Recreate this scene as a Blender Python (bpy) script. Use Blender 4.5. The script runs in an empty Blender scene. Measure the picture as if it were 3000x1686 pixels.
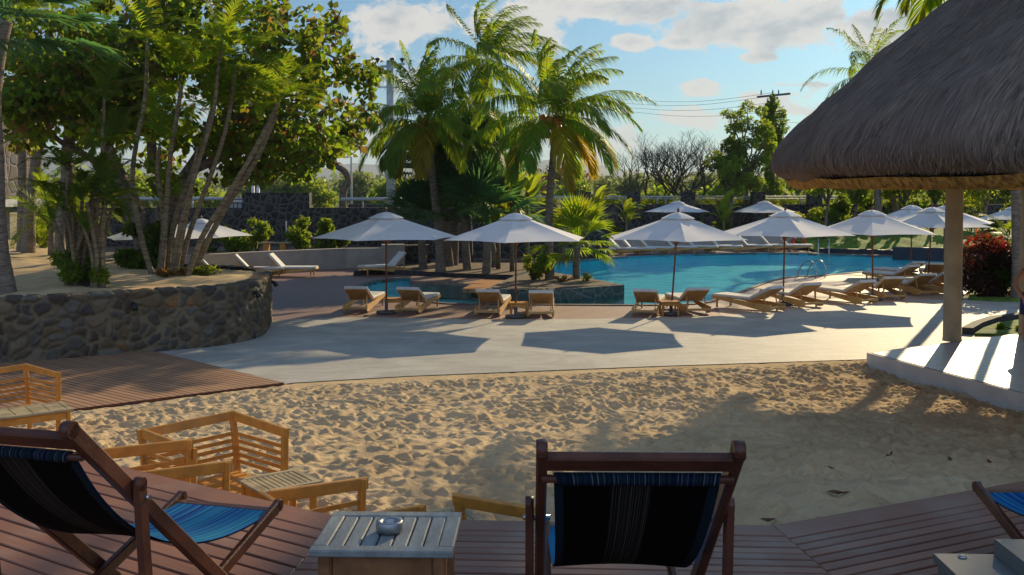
import bpy, math, random
import numpy as np
from mathutils import Vector, Matrix
from mathutils.geometry import tessellate_polygon
random.seed(7); rng = np.random.default_rng(7)
SC = bpy.context.scene
COL = SC.collection
# ---------------------------------------------------------------- camera
F = 2917.0; PITCH = 0.037; CZ = 3.1
cam = bpy.data.objects.new("camera", bpy.data.cameras.new("camera")); COL.objects.link(cam)
cam.location = (0, 0, CZ); cam.rotation_euler = (math.pi/2 - PITCH, 0, 0)
cam.data.sensor_width = 36; cam.data.lens = 35.0; cam.data.shift_y = (670-843)/3000
cam.data.clip_start = 0.1; cam.data.clip_end = 20000
SC.camera = cam
# ---------------------------------------------------------------- sun and sky
SUN_EL = math.radians(21.8); SUN_AZ = math.radians(28.3)
sd = Vector((math.sin(SUN_AZ)*math.cos(SUN_EL), math.cos(SUN_AZ)*math.cos(SUN_EL), math.sin(SUN_EL)))
sl = bpy.data.lights.new("sun", 'SUN'); sl.energy = 5.0; sl.angle = math.radians(0.5); sl.color = (1.0, 0.79, 0.47)
so = bpy.data.objects.new("sun", sl); COL.objects.link(so); so.rotation_euler = sd.to_track_quat('Z', 'Y').to_euler()
SC.view_settings.view_transform = 'Standard'; SC.view_settings.look = 'None'
SC.view_settings.exposure = 0.42; SC.view_settings.gamma = 1.0
SC.cycles.max_bounces = 8; SC.cycles.transparent_max_bounces = 16
SC.cycles.use_denoising = True
SC.cycles.caustics_reflective = False; SC.cycles.caustics_refractive = False
SC.cycles.sample_clamp_indirect = 6

def nt_new(nt, t, **kw):
    n = nt.nodes.new(t)
    for k, v in kw.items():
        if hasattr(n, k): setattr(n, k, v)
    return n
def mth(nt, op, a, b=None, c=None, clamp=False):
    n = nt.nodes.new('ShaderNodeMath'); n.operation = op; n.use_clamp = clamp
    for i, v in enumerate((a, b, c)):
        if v is None: continue
        if isinstance(v, (int, float)): n.inputs[i].default_value = v
        else: nt.links.new(v, n.inputs[i])
    return n.outputs[0]
def mixc(nt, fac, a, b, typ='MIX'):
    n = nt.nodes.new('ShaderNodeMix'); n.data_type = 'RGBA'; n.blend_type = typ
    for s, v in ((n.inputs[0], fac), (n.inputs[6], a), (n.inputs[7], b)):
        if isinstance(v, (int, float)): s.default_value = v
        elif isinstance(v, (tuple, list)): s.default_value = (*v[:3], 1)
        else: nt.links.new(v, s)
    return n.outputs[2]
def noise(nt, vec, scale, detail=4, rough=.55, dist=0):
    n = nt.nodes.new('ShaderNodeTexNoise'); n.inputs['Scale'].default_value = scale
    n.inputs['Detail'].default_value = detail; n.inputs['Roughness'].default_value = rough
    n.inputs['Distortion'].default_value = dist
    if vec is not None: nt.links.new(vec, n.inputs['Vector'])
    return n.outputs[0]
def mapr(nt, v, a, b, c=0., d=1.):
    n = nt.nodes.new('ShaderNodeMapRange'); n.interpolation_type = 'SMOOTHSTEP'
    n.inputs[1].default_value = a; n.inputs[2].default_value = b; n.inputs[3].default_value = c; n.inputs[4].default_value = d
    nt.links.new(v, n.inputs[0]); return n.outputs[0]

W = bpy.data.worlds.new("World"); SC.world = W; W.use_nodes = True
nt = W.node_tree; nt.nodes.clear()
sky = nt.nodes.new('ShaderNodeTexSky'); sky.sky_type = 'NISHITA'; sky.sun_disc = False
sky.sun_elevation = SUN_EL; sky.sun_rotation = SUN_AZ; sky.air_density = 1.0; sky.dust_density = 0.6; sky.ozone_density = 2.0
tc = nt.nodes.new('ShaderNodeTexCoord'); sep = nt.nodes.new('ShaderNodeSeparateXYZ'); nt.links.new(tc.outputs['Generated'], sep.inputs[0])
X, Y, Z = sep.outputs
yy = mth(nt, 'MAXIMUM', mth(nt, 'ABSOLUTE', Y), 0.08)
U = mth(nt, 'DIVIDE', X, yy); V = mth(nt, 'DIVIDE', Z, yy)
cmb = nt.nodes.new('ShaderNodeCombineXYZ'); nt.links.new(U, cmb.inputs[0]); nt.links.new(mth(nt, 'MULTIPLY', V, 1.6), cmb.inputs[1])
n1 = noise(nt, cmb.outputs[0], 19, 9, .64, .3)
n2 = noise(nt, cmb.outputs[0], 11, 6, .6, .2)
# clouds (direction of each, angular half sizes, weight)
BL = [(1180, 70, 150, 60, .34), (1080, 160, 90, 90, .2), (1520, 70, 160, 130, .3), (1800, 20, 330, 50, .34), (2200, 75, 210, 75, .42),
      (2380, 30, 120, 70, .3), (1852, 130, 62, 26, .32), (1985, 128, 60, 20, .30), (2210, 168, 62, 18, .32), (2040, 262, 70, 30, .28),
      (1700, 400, 240, 80, .24), (2280, 300, 150, 60, .25), (2640, 100, 170, 90, .4), (2450, 90, 60, 35, .25), (2330, 250, 110, 12, .25),
      (2060, 350, 200, 40, .22), (1160, 260, 120, 90, .2), (700, 250, 500, 120, .2), (1250, 420, 600, 60, .22), (2600, 430, 600, 60, .2)]
tot = None
for (px, py, rx, ry, a) in BL:
    u0 = (px-1500)/F; v0 = (562-py)/F
    du = mth(nt, 'MULTIPLY', mth(nt, 'SUBTRACT', U, u0), F/rx); dv = mth(nt, 'MULTIPLY', mth(nt, 'SUBTRACT', V, v0), F/ry)
    r2 = mth(nt, 'ADD', mth(nt, 'MULTIPLY', du, du), mth(nt, 'MULTIPLY', dv, dv))
    g = mth(nt, 'MULTIPLY', mth(nt, 'EXPONENT', mth(nt, 'MULTIPLY', r2, -.8)), a*1.08)
    tot = g if tot is None else mth(nt, 'MAXIMUM', tot, g)
dens = mth(nt, 'ADD', mth(nt, 'ADD', mth(nt, 'MULTIPLY', n1, .62), mth(nt, 'MULTIPLY', n2, .38)), tot)
mask = mapr(nt, dens, .635, .725)
core = mapr(nt, mth(nt, 'ADD', mth(nt, 'MULTIPLY', dens, .55), mth(nt, 'MULTIPLY', noise(nt, cmb.outputs[0], 8, 7, .6, .5), .95)), .84, 1.08)
ccol = mixc(nt, core, (8.0, 7.6, 7.2), (4.2, 4.6, 5.1))
skyc = mixc(nt, 1.0, sky.outputs[0], (0.33, 0.64, 0.86), 'MULTIPLY')
# low in the sky the air is paler
hz = mapr(nt, V, 0.0, .08, .18, 0.)
skyc = mixc(nt, hz, skyc, (6.0, 6.1, 6.3))
fin = mixc(nt, mth(nt, 'MULTIPLY', mask, mapr(nt, Y, -.1, .15, .25, .93)), skyc, ccol)
# unseen bright cloud bank behind the camera, added as fill light
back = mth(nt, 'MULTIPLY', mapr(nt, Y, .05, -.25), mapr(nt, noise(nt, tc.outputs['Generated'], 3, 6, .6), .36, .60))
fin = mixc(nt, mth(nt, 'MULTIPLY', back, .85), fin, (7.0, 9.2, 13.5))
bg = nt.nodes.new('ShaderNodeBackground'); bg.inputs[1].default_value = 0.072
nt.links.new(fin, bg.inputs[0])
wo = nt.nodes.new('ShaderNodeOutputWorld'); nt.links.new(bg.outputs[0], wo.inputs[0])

# ---------------------------------------------------------------- helpers
def ray(px, py):
    f = Vector((0, math.cos(PITCH), -math.sin(PITCH))); u = Vector((0, math.sin(PITCH), math.cos(PITCH)))
    return f + Vector((1, 0, 0))*((px-1500)/F) + u*((670-py)/F)
def G(px, py, z=0.0):
    r = ray(px, py); t = (z-CZ)/r.z; return Vector((0, 0, CZ)) + r*t
def P(px, py, y):
    r = ray(px, py); return Vector((0, 0, CZ)) + r*(y/r.y)
def V3(*a): return Vector(a)

def mesh_np(name, verts, faces, mat=None, parent=None, smooth=False, mats=None, midx=None):
    me = bpy.data.meshes.new(name); verts = np.asarray(verts, dtype=np.float32)
    faces = np.asarray(faces, dtype=np.int32); k = faces.shape[1]
    me.vertices.add(len(verts)); me.vertices.foreach_set('co', verts.ravel())
    me.loops.add(faces.size); me.loops.foreach_set('vertex_index', faces.ravel())
    me.polygons.add(len(faces)); me.polygons.foreach_set('loop_start', np.arange(0, faces.size, k, dtype=np.int32))
    me.polygons.foreach_set('loop_total', np.full(len(faces), k, dtype=np.int32))
    if smooth: me.polygons.foreach_set('use_smooth', np.ones(len(faces), dtype=bool))
    me.update(calc_edges=True)
    if mat: me.materials.append(mat)
    o = bpy.data.objects.new(name, me); COL.objects.link(o)
    if parent: o.parent = parent
    return o

class MB:
    def __init__(s): s.v = []; s.f = []; s.sm = []; s.mi = []; s.m = 0
    def add(s, vs, fs, smooth=False):
        b = len(s.v); s.v += [tuple(v) for v in vs]; s.f += [tuple(b+i for i in f) for f in fs]
        s.sm += [smooth]*len(fs); s.mi += [s.m]*len(fs); return s
    def box(s, c, d, R=None):
        c = Vector(c); hx, hy, hz = d[0]/2, d[1]/2, d[2]/2
        vs = [Vector((x, y, z)) for z in (-hz, hz) for y in (-hy, hy) for x in (-hx, hx)]
        if R is not None: vs = [R @ v for v in vs]
        return s.add([c+v for v in vs], [(0, 2, 3, 1), (4, 5, 7, 6), (0, 1, 5, 4), (2, 6, 7, 3), (0, 4, 6, 2), (1, 3, 7, 5)])
    def bar(s, a, b, w, h, up=(0, 0, 1), bev=0):
        a = Vector(a); b = Vector(b); d = (b-a).normalized(); u = Vector(up)
        if abs(d.dot(u)) > .98: u = Vector((0, 1, 0))
        x = d.cross(u).normalized(); u = x.cross(d)
        c = min(w, h)*.18
        pr = [(-w/2+c, -h/2), (w/2-c, -h/2), (w/2, -h/2+c), (w/2, h/2-c), (w/2-c, h/2), (-w/2+c, h/2), (-w/2, h/2-c), (-w/2, -h/2+c)]
        vs = [p + x*i + u*j for p in (a, b) for i, j in pr]
        fs = [(i, (i+1) % 8, 8+(i+1) % 8, 8+i) for i in range(8)] + [tuple(range(7, -1, -1)), tuple(range(8, 16))]
        return s.add(vs, fs)
    def tube(s, pts, rads, n=8, cap=True, smooth=True):
        pts = [Vector(p) for p in pts]; vs = []; fs = []
        if isinstance(rads, (int, float)): rads = [rads]*len(pts)
        ref = None
        for i, p in enumerate(pts):
            d = (pts[min(i+1, len(pts)-1)] - pts[max(i-1, 0)]).normalized()
            if ref is None: ref = d.orthogonal().normalized()
            ref = (ref - d*ref.dot(d)).normalized(); y = d.cross(ref)
            for k in range(n):
                a = 2*math.pi*k/n; vs.append(p + (ref*math.cos(a)+y*math.sin(a))*rads[i])
        for i in range(len(pts)-1):
            for k in range(n):
                fs.append((i*n+k, i*n+(k+1) % n, (i+1)*n+(k+1) % n, (i+1)*n+k))
        s.add(vs, fs, smooth)
        if cap:
            b = len(s.v)-len(vs)
            s.f += [tuple(b+k for k in range(n-1, -1, -1)), tuple(b+(len(pts)-1)*n+k for k in range(n))]; s.sm += [False]*2; s.mi += [s.m]*2
        return s
    def lathe(s, prof, n=24, c=(0, 0, 0), smooth=True):
        vs = []; fs = []; c = Vector(c)
        for r, z in prof:
            for k in range(n):
                a = 2*math.pi*k/n; vs.append(c+Vector((r*math.cos(a), r*math.sin(a), z)))
        for i in range(len(prof)-1):
            for k in range(n): fs.append((i*n+k, i*n+(k+1) % n, (i+1)*n+(k+1) % n, (i+1)*n+k))
        return s.add(vs, fs, smooth)
    def prism(s, poly, z0, z1):
        n = len(poly); vs = [Vector((p[0], p[1], z0)) for p in poly]+[Vector((p[0], p[1], z1)) for p in poly]
        tr = tessellate_polygon([[Vector((p[0], p[1], 0)) for p in poly]])
        ar = sum(poly[i][0]*poly[(i+1) % n][1]-poly[(i+1) % n][0]*poly[i][1] for i in range(n))
        fs = []
        for t in tr:
            a, b, c = [poly[i] for i in t]
            o = (b[0]-a[0])*(c[1]-a[1])-(b[1]-a[1])*(c[0]-a[0])
            t = t if o > 0 else t[::-1]
            fs += [tuple(i+n for i in t), tuple(t[::-1])]
        for i in range(n):
            j = (i+1) % n; q = (i, j, j+n, i+n); fs.append(q if ar > 0 else q[::-1])
        return s.add(vs, fs)
    def xf(s, M_): s.v = [tuple(M_ @ Vector(v)) for v in s.v]; return s
    def build(s, name, mat, parent=None, loc=None):
        me = bpy.data.meshes.new(name); me.from_pydata(s.v, [], s.f)
        me.polygons.foreach_set('use_smooth', s.sm)
        for m_ in (mat if isinstance(mat, (list, tuple)) else [mat]): me.materials.append(m_)
        me.polygons.foreach_set('material_index', s.mi)
        me.update(); o = bpy.data.objects.new(name, me); COL.objects.link(o)
        if parent: o.parent = parent
        if loc: o.location = loc
        return o
def sheet(name, outer, holes, z, mat):
    polys = [[Vector((p[0], p[1], 0)) for p in outer]]+[[Vector((p[0], p[1], 0)) for p in h] for h in holes]
    allp = [p for q in polys for p in q]; tr = tessellate_polygon(polys); fs = []
    for t in tr:
        a, b, c = [allp[i] for i in t]
        o = (b.x-a.x)*(c.y-a.y)-(b.y-a.y)*(c.x-a.x)
        fs.append(tuple(t) if o > 0 else tuple(t[::-1]))
    m_ = MB(); m_.add([(p.x, p.y, z) for p in allp], fs); o = m_.build(name, mat); o['kind'] = 'structure'; return o

def tag(o, label, cat, group=None, kind=None):
    if kind: o['kind'] = kind
    if label: o['label'] = label
    if cat: o['category'] = cat
    if group: o['group'] = group
    return o
def thing(name, label, cat, loc=(0, 0, 0), rz=0, group=None):
    o = bpy.data.objects.new(name, None); COL.objects.link(o); o.empty_display_size = .2
    o.location = loc; o.rotation_euler = (0, 0, rz); return tag(o, label, cat, group)
def kids(o): return [c for c in bpy.data.objects if c.parent == o]
def copy_tree(o, parent=None):
    c = o.copy(); COL.objects.link(c); c.parent = parent
    for ch in kids(o): copy_tree(ch, c)
    return c
# ---------------------------------------------------------------- materials
MATS = {}
def M(name, col, rough=.6, var=.2, vs=6, bump=.15, bs=60, col2=None, stretch=(1, 1, 1), spec=.4, metal=0, island=0, coord='Object', detail=5):
    if name in MATS: return MATS[name]
    m = bpy.data.materials.new(name); m.use_nodes = True; nt = m.node_tree; b = nt.nodes['Principled BSDF']
    tc = nt.nodes.new('ShaderNodeTexCoord'); mp = nt.nodes.new('ShaderNodeMapping'); mp.inputs['Scale'].default_value = stretch
    nt.links.new(tc.outputs[coord], mp.inputs[0]); vec = mp.outputs[0]
    n = mapr(nt, noise(nt, vec, vs, detail, .6), .3, .7)
    c2 = col2 or tuple(max(0, c*(1-2*var)) for c in col)
    c1 = tuple(min(1, c*(1+var*.4)) for c in col)
    c = mixc(nt, n, c1, c2)
    if island:
        g = nt.nodes.new('ShaderNodeNewGeometry')
        hv = nt.nodes.new('ShaderNodeHueSaturation'); nt.links.new(c, hv.inputs['Color'])
        nt.links.new(mth(nt, 'ADD', mth(nt, 'MULTIPLY', g.outputs['Random Per Island'], 2*island), 1-island), hv.inputs['Value']); c = hv.outputs[0]
    nt.links.new(c, b.inputs['Base Color']); b.inputs['Roughness'].default_value = rough
    b.inputs['Specular IOR Level'].default_value = spec; b.inputs['Metallic'].default_value = metal
    if bump:
        bn = nt.nodes.new('ShaderNodeBump'); bn.inputs['Strength'].default_value = bump; bn.inputs['Distance'].default_value = .02
        nt.links.new(noise(nt, vec, bs, 4, .6), bn.inputs['Height']); nt.links.new(bn.outputs[0], b.inputs['Normal'])
    MATS[name] = m; return m
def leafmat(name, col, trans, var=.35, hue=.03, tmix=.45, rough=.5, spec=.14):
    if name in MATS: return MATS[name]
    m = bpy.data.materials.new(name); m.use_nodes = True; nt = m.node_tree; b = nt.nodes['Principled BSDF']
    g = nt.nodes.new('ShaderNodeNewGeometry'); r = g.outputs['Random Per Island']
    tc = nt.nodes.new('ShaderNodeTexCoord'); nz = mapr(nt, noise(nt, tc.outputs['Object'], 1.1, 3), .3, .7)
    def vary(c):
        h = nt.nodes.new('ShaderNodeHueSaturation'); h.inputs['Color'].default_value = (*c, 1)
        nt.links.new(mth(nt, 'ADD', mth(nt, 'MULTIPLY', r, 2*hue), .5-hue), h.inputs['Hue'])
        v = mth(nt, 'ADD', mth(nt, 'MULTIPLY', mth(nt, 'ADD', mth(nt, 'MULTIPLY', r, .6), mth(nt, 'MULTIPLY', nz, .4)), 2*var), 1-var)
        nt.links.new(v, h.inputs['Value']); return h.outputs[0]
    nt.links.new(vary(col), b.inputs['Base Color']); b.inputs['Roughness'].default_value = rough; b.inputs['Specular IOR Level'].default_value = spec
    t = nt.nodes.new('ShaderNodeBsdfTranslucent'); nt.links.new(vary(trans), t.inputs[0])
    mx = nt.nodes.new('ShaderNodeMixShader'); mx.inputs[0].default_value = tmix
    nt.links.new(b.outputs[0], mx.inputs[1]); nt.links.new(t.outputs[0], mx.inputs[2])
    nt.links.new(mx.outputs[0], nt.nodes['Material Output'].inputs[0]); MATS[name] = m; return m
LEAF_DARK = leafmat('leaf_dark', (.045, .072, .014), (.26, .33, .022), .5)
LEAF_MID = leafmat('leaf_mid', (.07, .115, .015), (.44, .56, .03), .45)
LEAF_BR = leafmat('leaf_bright', (.10, .15, .015), (.56, .62, .04), .4)
PALM = leafmat('palm_leaflet', (.06, .11, .010), (.50, .62, .02), .45, .04)
PALM_Y = leafmat('palm_leaflet_yellow', (.20, .17, .015), (.8, .58, .03), .35, .02)
PALM_B = leafmat('palm_leaflet_blue', (.04, .09, .045), (.15, .32, .07), .4)
LEAF_DRY = leafmat('leaf_dry', (.17, .09, .03), (.42, .22, .05), .4)
LEAF_RED = leafmat('leaf_red', (.22, .018, .01), (.45, .035, .01), .5, .02)
LEAF_WINE = leafmat('leaf_wine', (.07, .02, .018), (.25, .03, .02), .4, .02)
LEAF_FAR = leafmat('leaf_far', (.10, .13, .05), (.30, .36, .10), .35)
BARK = M('bark', (.20, .15, .11), .9, .35, 9, .5, 30)
BARKP = M('palm_bark', (.24, .19, .145), .9, .3, 5, .6, 12, stretch=(1, 1, 6))
BARKG = M('areca_stem', (.24, .19, .10), .75, .35, 5, .8, 10, col2=(.10, .06, .035), stretch=(1, 1, 5))
BARKD = M('dark_bark', (.07, .055, .045), .9, .3, 9, .5, 30)
TEAK = M('teak', (.58, .26, .045), .42, .12, 3, .15, 50, stretch=(3, 3, 3))
TEAKP = M('teak_pale', (.40, .31, .17), .6, .2, 6, .15, 60)
TEAKG = M('teak_weathered', (.27, .285, .27), .6, .16, 14, .2, 90, stretch=(1, .25, 1))
MAHO = M('mahogany', (.125, .042, .022), .35, .3, 6, .12, 60, col2=(.07, .022, .012))
POLEW = M('pole_wood', (.23, .075, .03), .4, .3, 4, .1, 40)
WHITEW = M('white_plaster', (.60, .57, .52), .8, .08, 2, .1, 30)
CUSH = M('cushion', (.66, .65, .62), .85, .07, 4, .12, 25)
STEEL = M('steel', (.55, .55, .56), .25, .1, 5, .02, 50, metal=1)
DARKST = M('dark_stone', (.05, .05, .052), .85, .3, 4, .5, 14)
CONC = M('concrete_pole', (.42, .42, .41), .8, .12, 3, .2, 20)
SKIN = M('skin', (.42, .19, .11), .5, .1, 8, .03, 80)
# ---------------------------------------------------------------- special materials
def mat_sand():
    m = bpy.data.materials.new('sand'); m.use_nodes = True; nt = m.node_tree; b = nt.nodes['Principled BSDF']
    tc = nt.nodes.new('ShaderNodeTexCoord'); v = tc.outputs['Object']
    c = mixc(nt, mapr(nt, noise(nt, v, 1.3, 5), .35, .7), (.60, .44, .25), (.47, .34, .19))
    c = mixc(nt, mapr(nt, noise(nt, v, 160, 2), .60, .75), c, (.30, .22, .14))
    nt.links.new(c, b.inputs['Base Color']); b.inputs['Roughness'].default_value = .95; b.inputs['Specular IOR Level'].default_value = .1
    bn = nt.nodes.new('ShaderNodeBump'); bn.inputs['Strength'].default_value = .9; bn.inputs['Distance'].default_value = .02
    nt.links.new(noise(nt, v, 30, 7, .7), bn.inputs['Height']); nt.links.new(bn.outputs[0], b.inputs['Normal']); return m
def mat_paving():
    m = bpy.data.materials.new('paving'); m.use_nodes = True; nt = m.node_tree; b = nt.nodes['Principled BSDF']
    tc = nt.nodes.new('ShaderNodeTexCoord'); v = tc.outputs['Object']
    mp = nt.nodes.new('ShaderNodeMapping'); mp.inputs['Scale'].default_value = (.7, 1.1, 1); nt.links.new(v, mp.inputs[0])
    c = mixc(nt, mapr(nt, noise(nt, mp.outputs[0], 1.1, 7, .65, .8), .3, .7), (.44, .42, .37), (.31, .295, .26))
    c = mixc(nt, mapr(nt, noise(nt, mp.outputs[0], 5, 5, .7), .5, .75, 0, .5), c, (.50, .48, .43))
    mq = nt.nodes.new('ShaderNodeMapping'); mq.inputs['Scale'].default_value = (.5, 5, 1); mq.inputs['Rotation'].default_value = (0, 0, .12); nt.links.new(v, mq.inputs[0])
    c = mixc(nt, mapr(nt, noise(nt, mq.outputs[0], 1.4, 6, .65), .48, .72, 0, .55), c, (.24, .225, .20))
    c = mixc(nt, mapr(nt, noise(nt, v, .45, 5, .6), .55, .7, 0, .4), c, (.25, .225, .19))
    nt.links.new(c, b.inputs['Base Color']); b.inputs['Roughness'].default_value = .68; b.inputs['Specular IOR Level'].default_value = .35
    bn = nt.nodes.new('ShaderNodeBump'); bn.inputs['Strength'].default_value = .35; bn.inputs['Distance'].default_value = .02
    nt.links.new(noise(nt, v, 9, 7, .65), bn.inputs['Height']); nt.links.new(bn.outputs[0], b.inputs['Normal']); return m
def mat_boards(name, c1, c2, pitch, ang, gap=.12, rough=.55, bumpd=.03):
    m = bpy.data.materials.new(name); m.use_nodes = True; nt = m.node_tree; b = nt.nodes['Principled BSDF']
    tc = nt.nodes.new('ShaderNodeTexCoord'); mp = nt.nodes.new('ShaderNodeMapping'); mp.inputs['Rotation'].default_value = (0, 0, ang)
    nt.links.new(tc.outputs['Object'], mp.inputs[0]); sp = nt.nodes.new('ShaderNodeSeparateXYZ'); nt.links.new(mp.outputs[0], sp.inputs[0])
    yv = mth(nt, 'DIVIDE', sp.outputs[1], pitch); fr = mth(nt, 'FRACT', yv); idx = mth(nt, 'FLOOR', yv)
    edge = mth(nt, 'ABSOLUTE', mth(nt, 'SUBTRACT', fr, .5)); g = mapr(nt, edge, .5-gap, .5-gap*.4)
    wn = nt.nodes.new('ShaderNodeTexWhiteNoise'); wn.noise_dimensions = '2D'; cb = nt.nodes.new('ShaderNodeCombineXYZ')
    nt.links.new(idx, cb.inputs[0]); nt.links.new(mth(nt, 'FLOOR', mth(nt, 'ADD', mth(nt, 'DIVIDE', sp.outputs[0], 2.7), mth(nt, 'MULTIPLY', idx, .37))), cb.inputs[1])
    nt.links.new(cb.outputs[0], wn.inputs[0])
    st = nt.nodes.new('ShaderNodeMapping'); st.inputs['Scale'].default_value = (.6, 9, 1); nt.links.new(mp.outputs[0], st.inputs[0])
    f = mth(nt, 'ADD', mth(nt, 'MULTIPLY', wn.outputs[0], .55), mth(nt, 'MULTIPLY', noise(nt, st.outputs[0], 3, 4), .5), clamp=True)
    c = mixc(nt, f, c1, c2); c = mixc(nt, g, c, tuple(x*.22 for x in c2))
    nt.links.new(c, b.inputs['Base Color']); b.inputs['Roughness'].default_value = rough
    bn = nt.nodes.new('ShaderNodeBump'); bn.inputs['Strength'].default_value = .6; bn.inputs['Distance'].default_value = bumpd
    nt.links.new(mth(nt, 'SUBTRACT', 1, g), bn.inputs['Height']); nt.links.new(bn.outputs[0], b.inputs['Normal']); return m
def mat_plank():
    m = bpy.data.materials.new('deck_plank'); m.use_nodes = True; nt = m.node_tree; b = nt.nodes['Principled BSDF']
    tc = nt.nodes.new('ShaderNodeTexCoord'); st = nt.nodes.new('ShaderNodeMapping'); st.inputs['Scale'].default_value = (.7, 12, 12); nt.links.new(tc.outputs['Object'], st.inputs[0])
    g = nt.nodes.new('ShaderNodeNewGeometry'); f = mth(nt, 'ADD', mth(nt, 'MULTIPLY', g.outputs['Random Per Island'], .5), mth(nt, 'MULTIPLY', noise(nt, st.outputs[0], 3.5, 6, .65), .6), clamp=True)
    c = mixc(nt, f, (.31, .135, .075), (.17, .07, .042))
    c = mixc(nt, mapr(nt, noise(nt, tc.outputs['Object'], 1.4, 4), .5, .75, 0, .55), c, (.30, .22, .17))
    nt.links.new(c, b.inputs['Base Color']); b.inputs['Roughness'].default_value = .5
    bn = nt.nodes.new('ShaderNodeBump'); bn.inputs['Strength'].default_value = .25; bn.inputs['Distance'].default_value = .01
    nt.links.new(noise(nt, st.outputs[0], 9, 5), bn.inputs['Height']); nt.links.new(bn.outputs[0], b.inputs['Normal']); return m
def mat_stonewall(name, sc, c1, c2, c3, mortar, mw=.05):
    m = bpy.data.materials.new(name); m.use_nodes = True; nt = m.node_tree; b = nt.nodes['Principled BSDF']
    tc = nt.nodes.new('ShaderNodeTexCoord'); v = tc.outputs['Object']
    nz = nt.nodes.new('ShaderNodeTexNoise'); nz.inputs['Scale'].default_value = 2; nt.links.new(v, nz.inputs[0])
    vv = nt.nodes.new('ShaderNodeVectorMath'); vv.operation = 'MULTIPLY_ADD'; nt.links.new(nz.outputs[1], vv.inputs[0]); vv.inputs[1].default_value = (.12, .12, .12); nt.links.new(v, vv.inputs[2])
    a = nt.nodes.new('ShaderNodeTexVoronoi'); a.feature = 'DISTANCE_TO_EDGE'; a.inputs['Scale'].default_value = sc; nt.links.new(vv.outputs[0], a.inputs[0])
    q = nt.nodes.new('ShaderNodeTexVoronoi'); q.feature = 'F1'; q.inputs['Scale'].default_value = sc; nt.links.new(vv.outputs[0], q.inputs[0])
    s = nt.nodes.new('ShaderNodeSeparateColor'); nt.links.new(q.outputs['Color'], s.inputs[0])
    c = mixc(nt, s.outputs[0], c1, c2); c = mixc(nt, mapr(nt, s.outputs[1], .8, .9), c, c3)
    c = mixc(nt, noise(nt, v, 25, 4), c, tuple(x*.5 for x in c1)); e = mapr(nt, a.outputs[0], mw*.4, mw)
    c = mixc(nt, e, mortar, c); nt.links.new(c, b.inputs['Base Color']); b.inputs['Roughness'].default_value = .85
    bn = nt.nodes.new('ShaderNodeBump'); bn.inputs['Strength'].default_value = .9; bn.inputs['Distance'].default_value = .05
    nt.links.new(mth(nt, 'ADD', mapr(nt, a.outputs[0], 0, mw*2.5), mth(nt, 'MULTIPLY', noise(nt, v, 18, 5), .4)), bn.inputs['Height']); nt.links.new(bn.outputs[0], b.inputs['Normal']); return m
SAND = mat_sand(); PAVE = mat_paving(); PLANK = mat_plank()
BOARDS = mat_boards('pool_boards', (.30, .17, .13), (.20, .11, .09), .14, math.radians(-62), .10)
BOARDS_T = mat_boards('shore_boards', (.46, .32, .25), (.38, .26, .20), .14, math.radians(20), .06)
STONEW = mat_stonewall('boundary_stone', 3.1, (.025, .022, .022), (.05, .042, .036), (.05, .028, .02), (.075, .068, .058), .13)
STONEK = mat_stonewall('island_stone', 3.2, (.08, .09, .09), (.12, .12, .115), (.09, .08, .07), (.13, .13, .12), .10)
GRASS = M('grass', (.12, .22, .012), .9, .3, 2.5, .7, 60)
EARTH = M('earth', (.10, .12, .04), .95, .3, .3, .4, 8)
SOIL = M('island_soil', (.17, .12, .08), .95, .3, 5, .7, 30)
# ---------------------------------------------------------------- pool and grounds
def GP(pts, z=0): return [tuple(G(x, y, z)[:2]) for x, y in pts]
POOL = GP([(1045, 852), (1062, 836), (1100, 824), (1150, 818), (1230, 815), (1330, 822), (1430, 830), (1500, 830), (1550, 800), (1590, 778), (1640, 768), (1700, 762), (1800, 754),
           (1900, 748), (2050, 744), (2200, 741), (2330, 742), (2430, 745), (2560, 749), (2700, 752), (2790, 757), (2770, 772), (2673, 782), (2612, 789), (2521, 797), (2394, 809),
           (2321, 811), (2280, 817), (2225, 832), (2153, 861), (2100, 875), (2070, 886), (2000, 893), (1850, 894), (1627, 893), (1389, 891), (1309, 890), (1232, 881), (1140, 874), (1080, 866)])
def smooth_poly(p, it=2):
    for _ in range(it):
        q = []
        for i in range(len(p)):
            a = p[i]; b = p[(i+1) % len(p)]
            q += [(a[0]*.75+b[0]*.25, a[1]*.75+b[1]*.25), (a[0]*.25+b[0]*.75, a[1]*.25+b[1]*.75)]
        p = q
    return p
POOL = smooth_poly(POOL, 2)
sheet('ground', [(-4000, -60), (4000, -60), (4000, 9000), (-4000, 9000)], [POOL], -.06, EARTH)
PAVN = GP([(460, 1036), (830, 1126), (860, 1122), (1200, 1102), (1900, 1074), (2539, 1053)])
BACK = GP([(700, 948), (860, 936), (1010, 930), (1130, 930), (1400, 936), (1600, 936), (1880, 933), (2110, 926), (2300, 905), (2420, 897), (2560, 889), (2780, 878), (3000, 872)])
pav = [(-14, G(460, 1036).y)] + PAVN + [(6.6, 17.3), (18, 17.3), (18, 30)] + BACK[::-1] + [(-14, BACK[0][1]+1.5)]
sheet('paving', pav, [], 0.0, PAVE)
g = math.degrees
deck_out = [(-30, BACK[0][1]+1.2)] + BACK + [(13, 29.0), (14.6, 31.5), G(2800, 815)[:2], G(2790, 742)[:2], G(2500, 737)[:2], G(2300, 731)[:2], G(1400, 741)[:2], G(1150, 780)[:2], (-9, 43), (-30, 41)]
deck_out = [tuple(p) for p in deck_out]
deck = sheet('pool_deck', deck_out, [POOL], -0.012, BOARDS)
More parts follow.
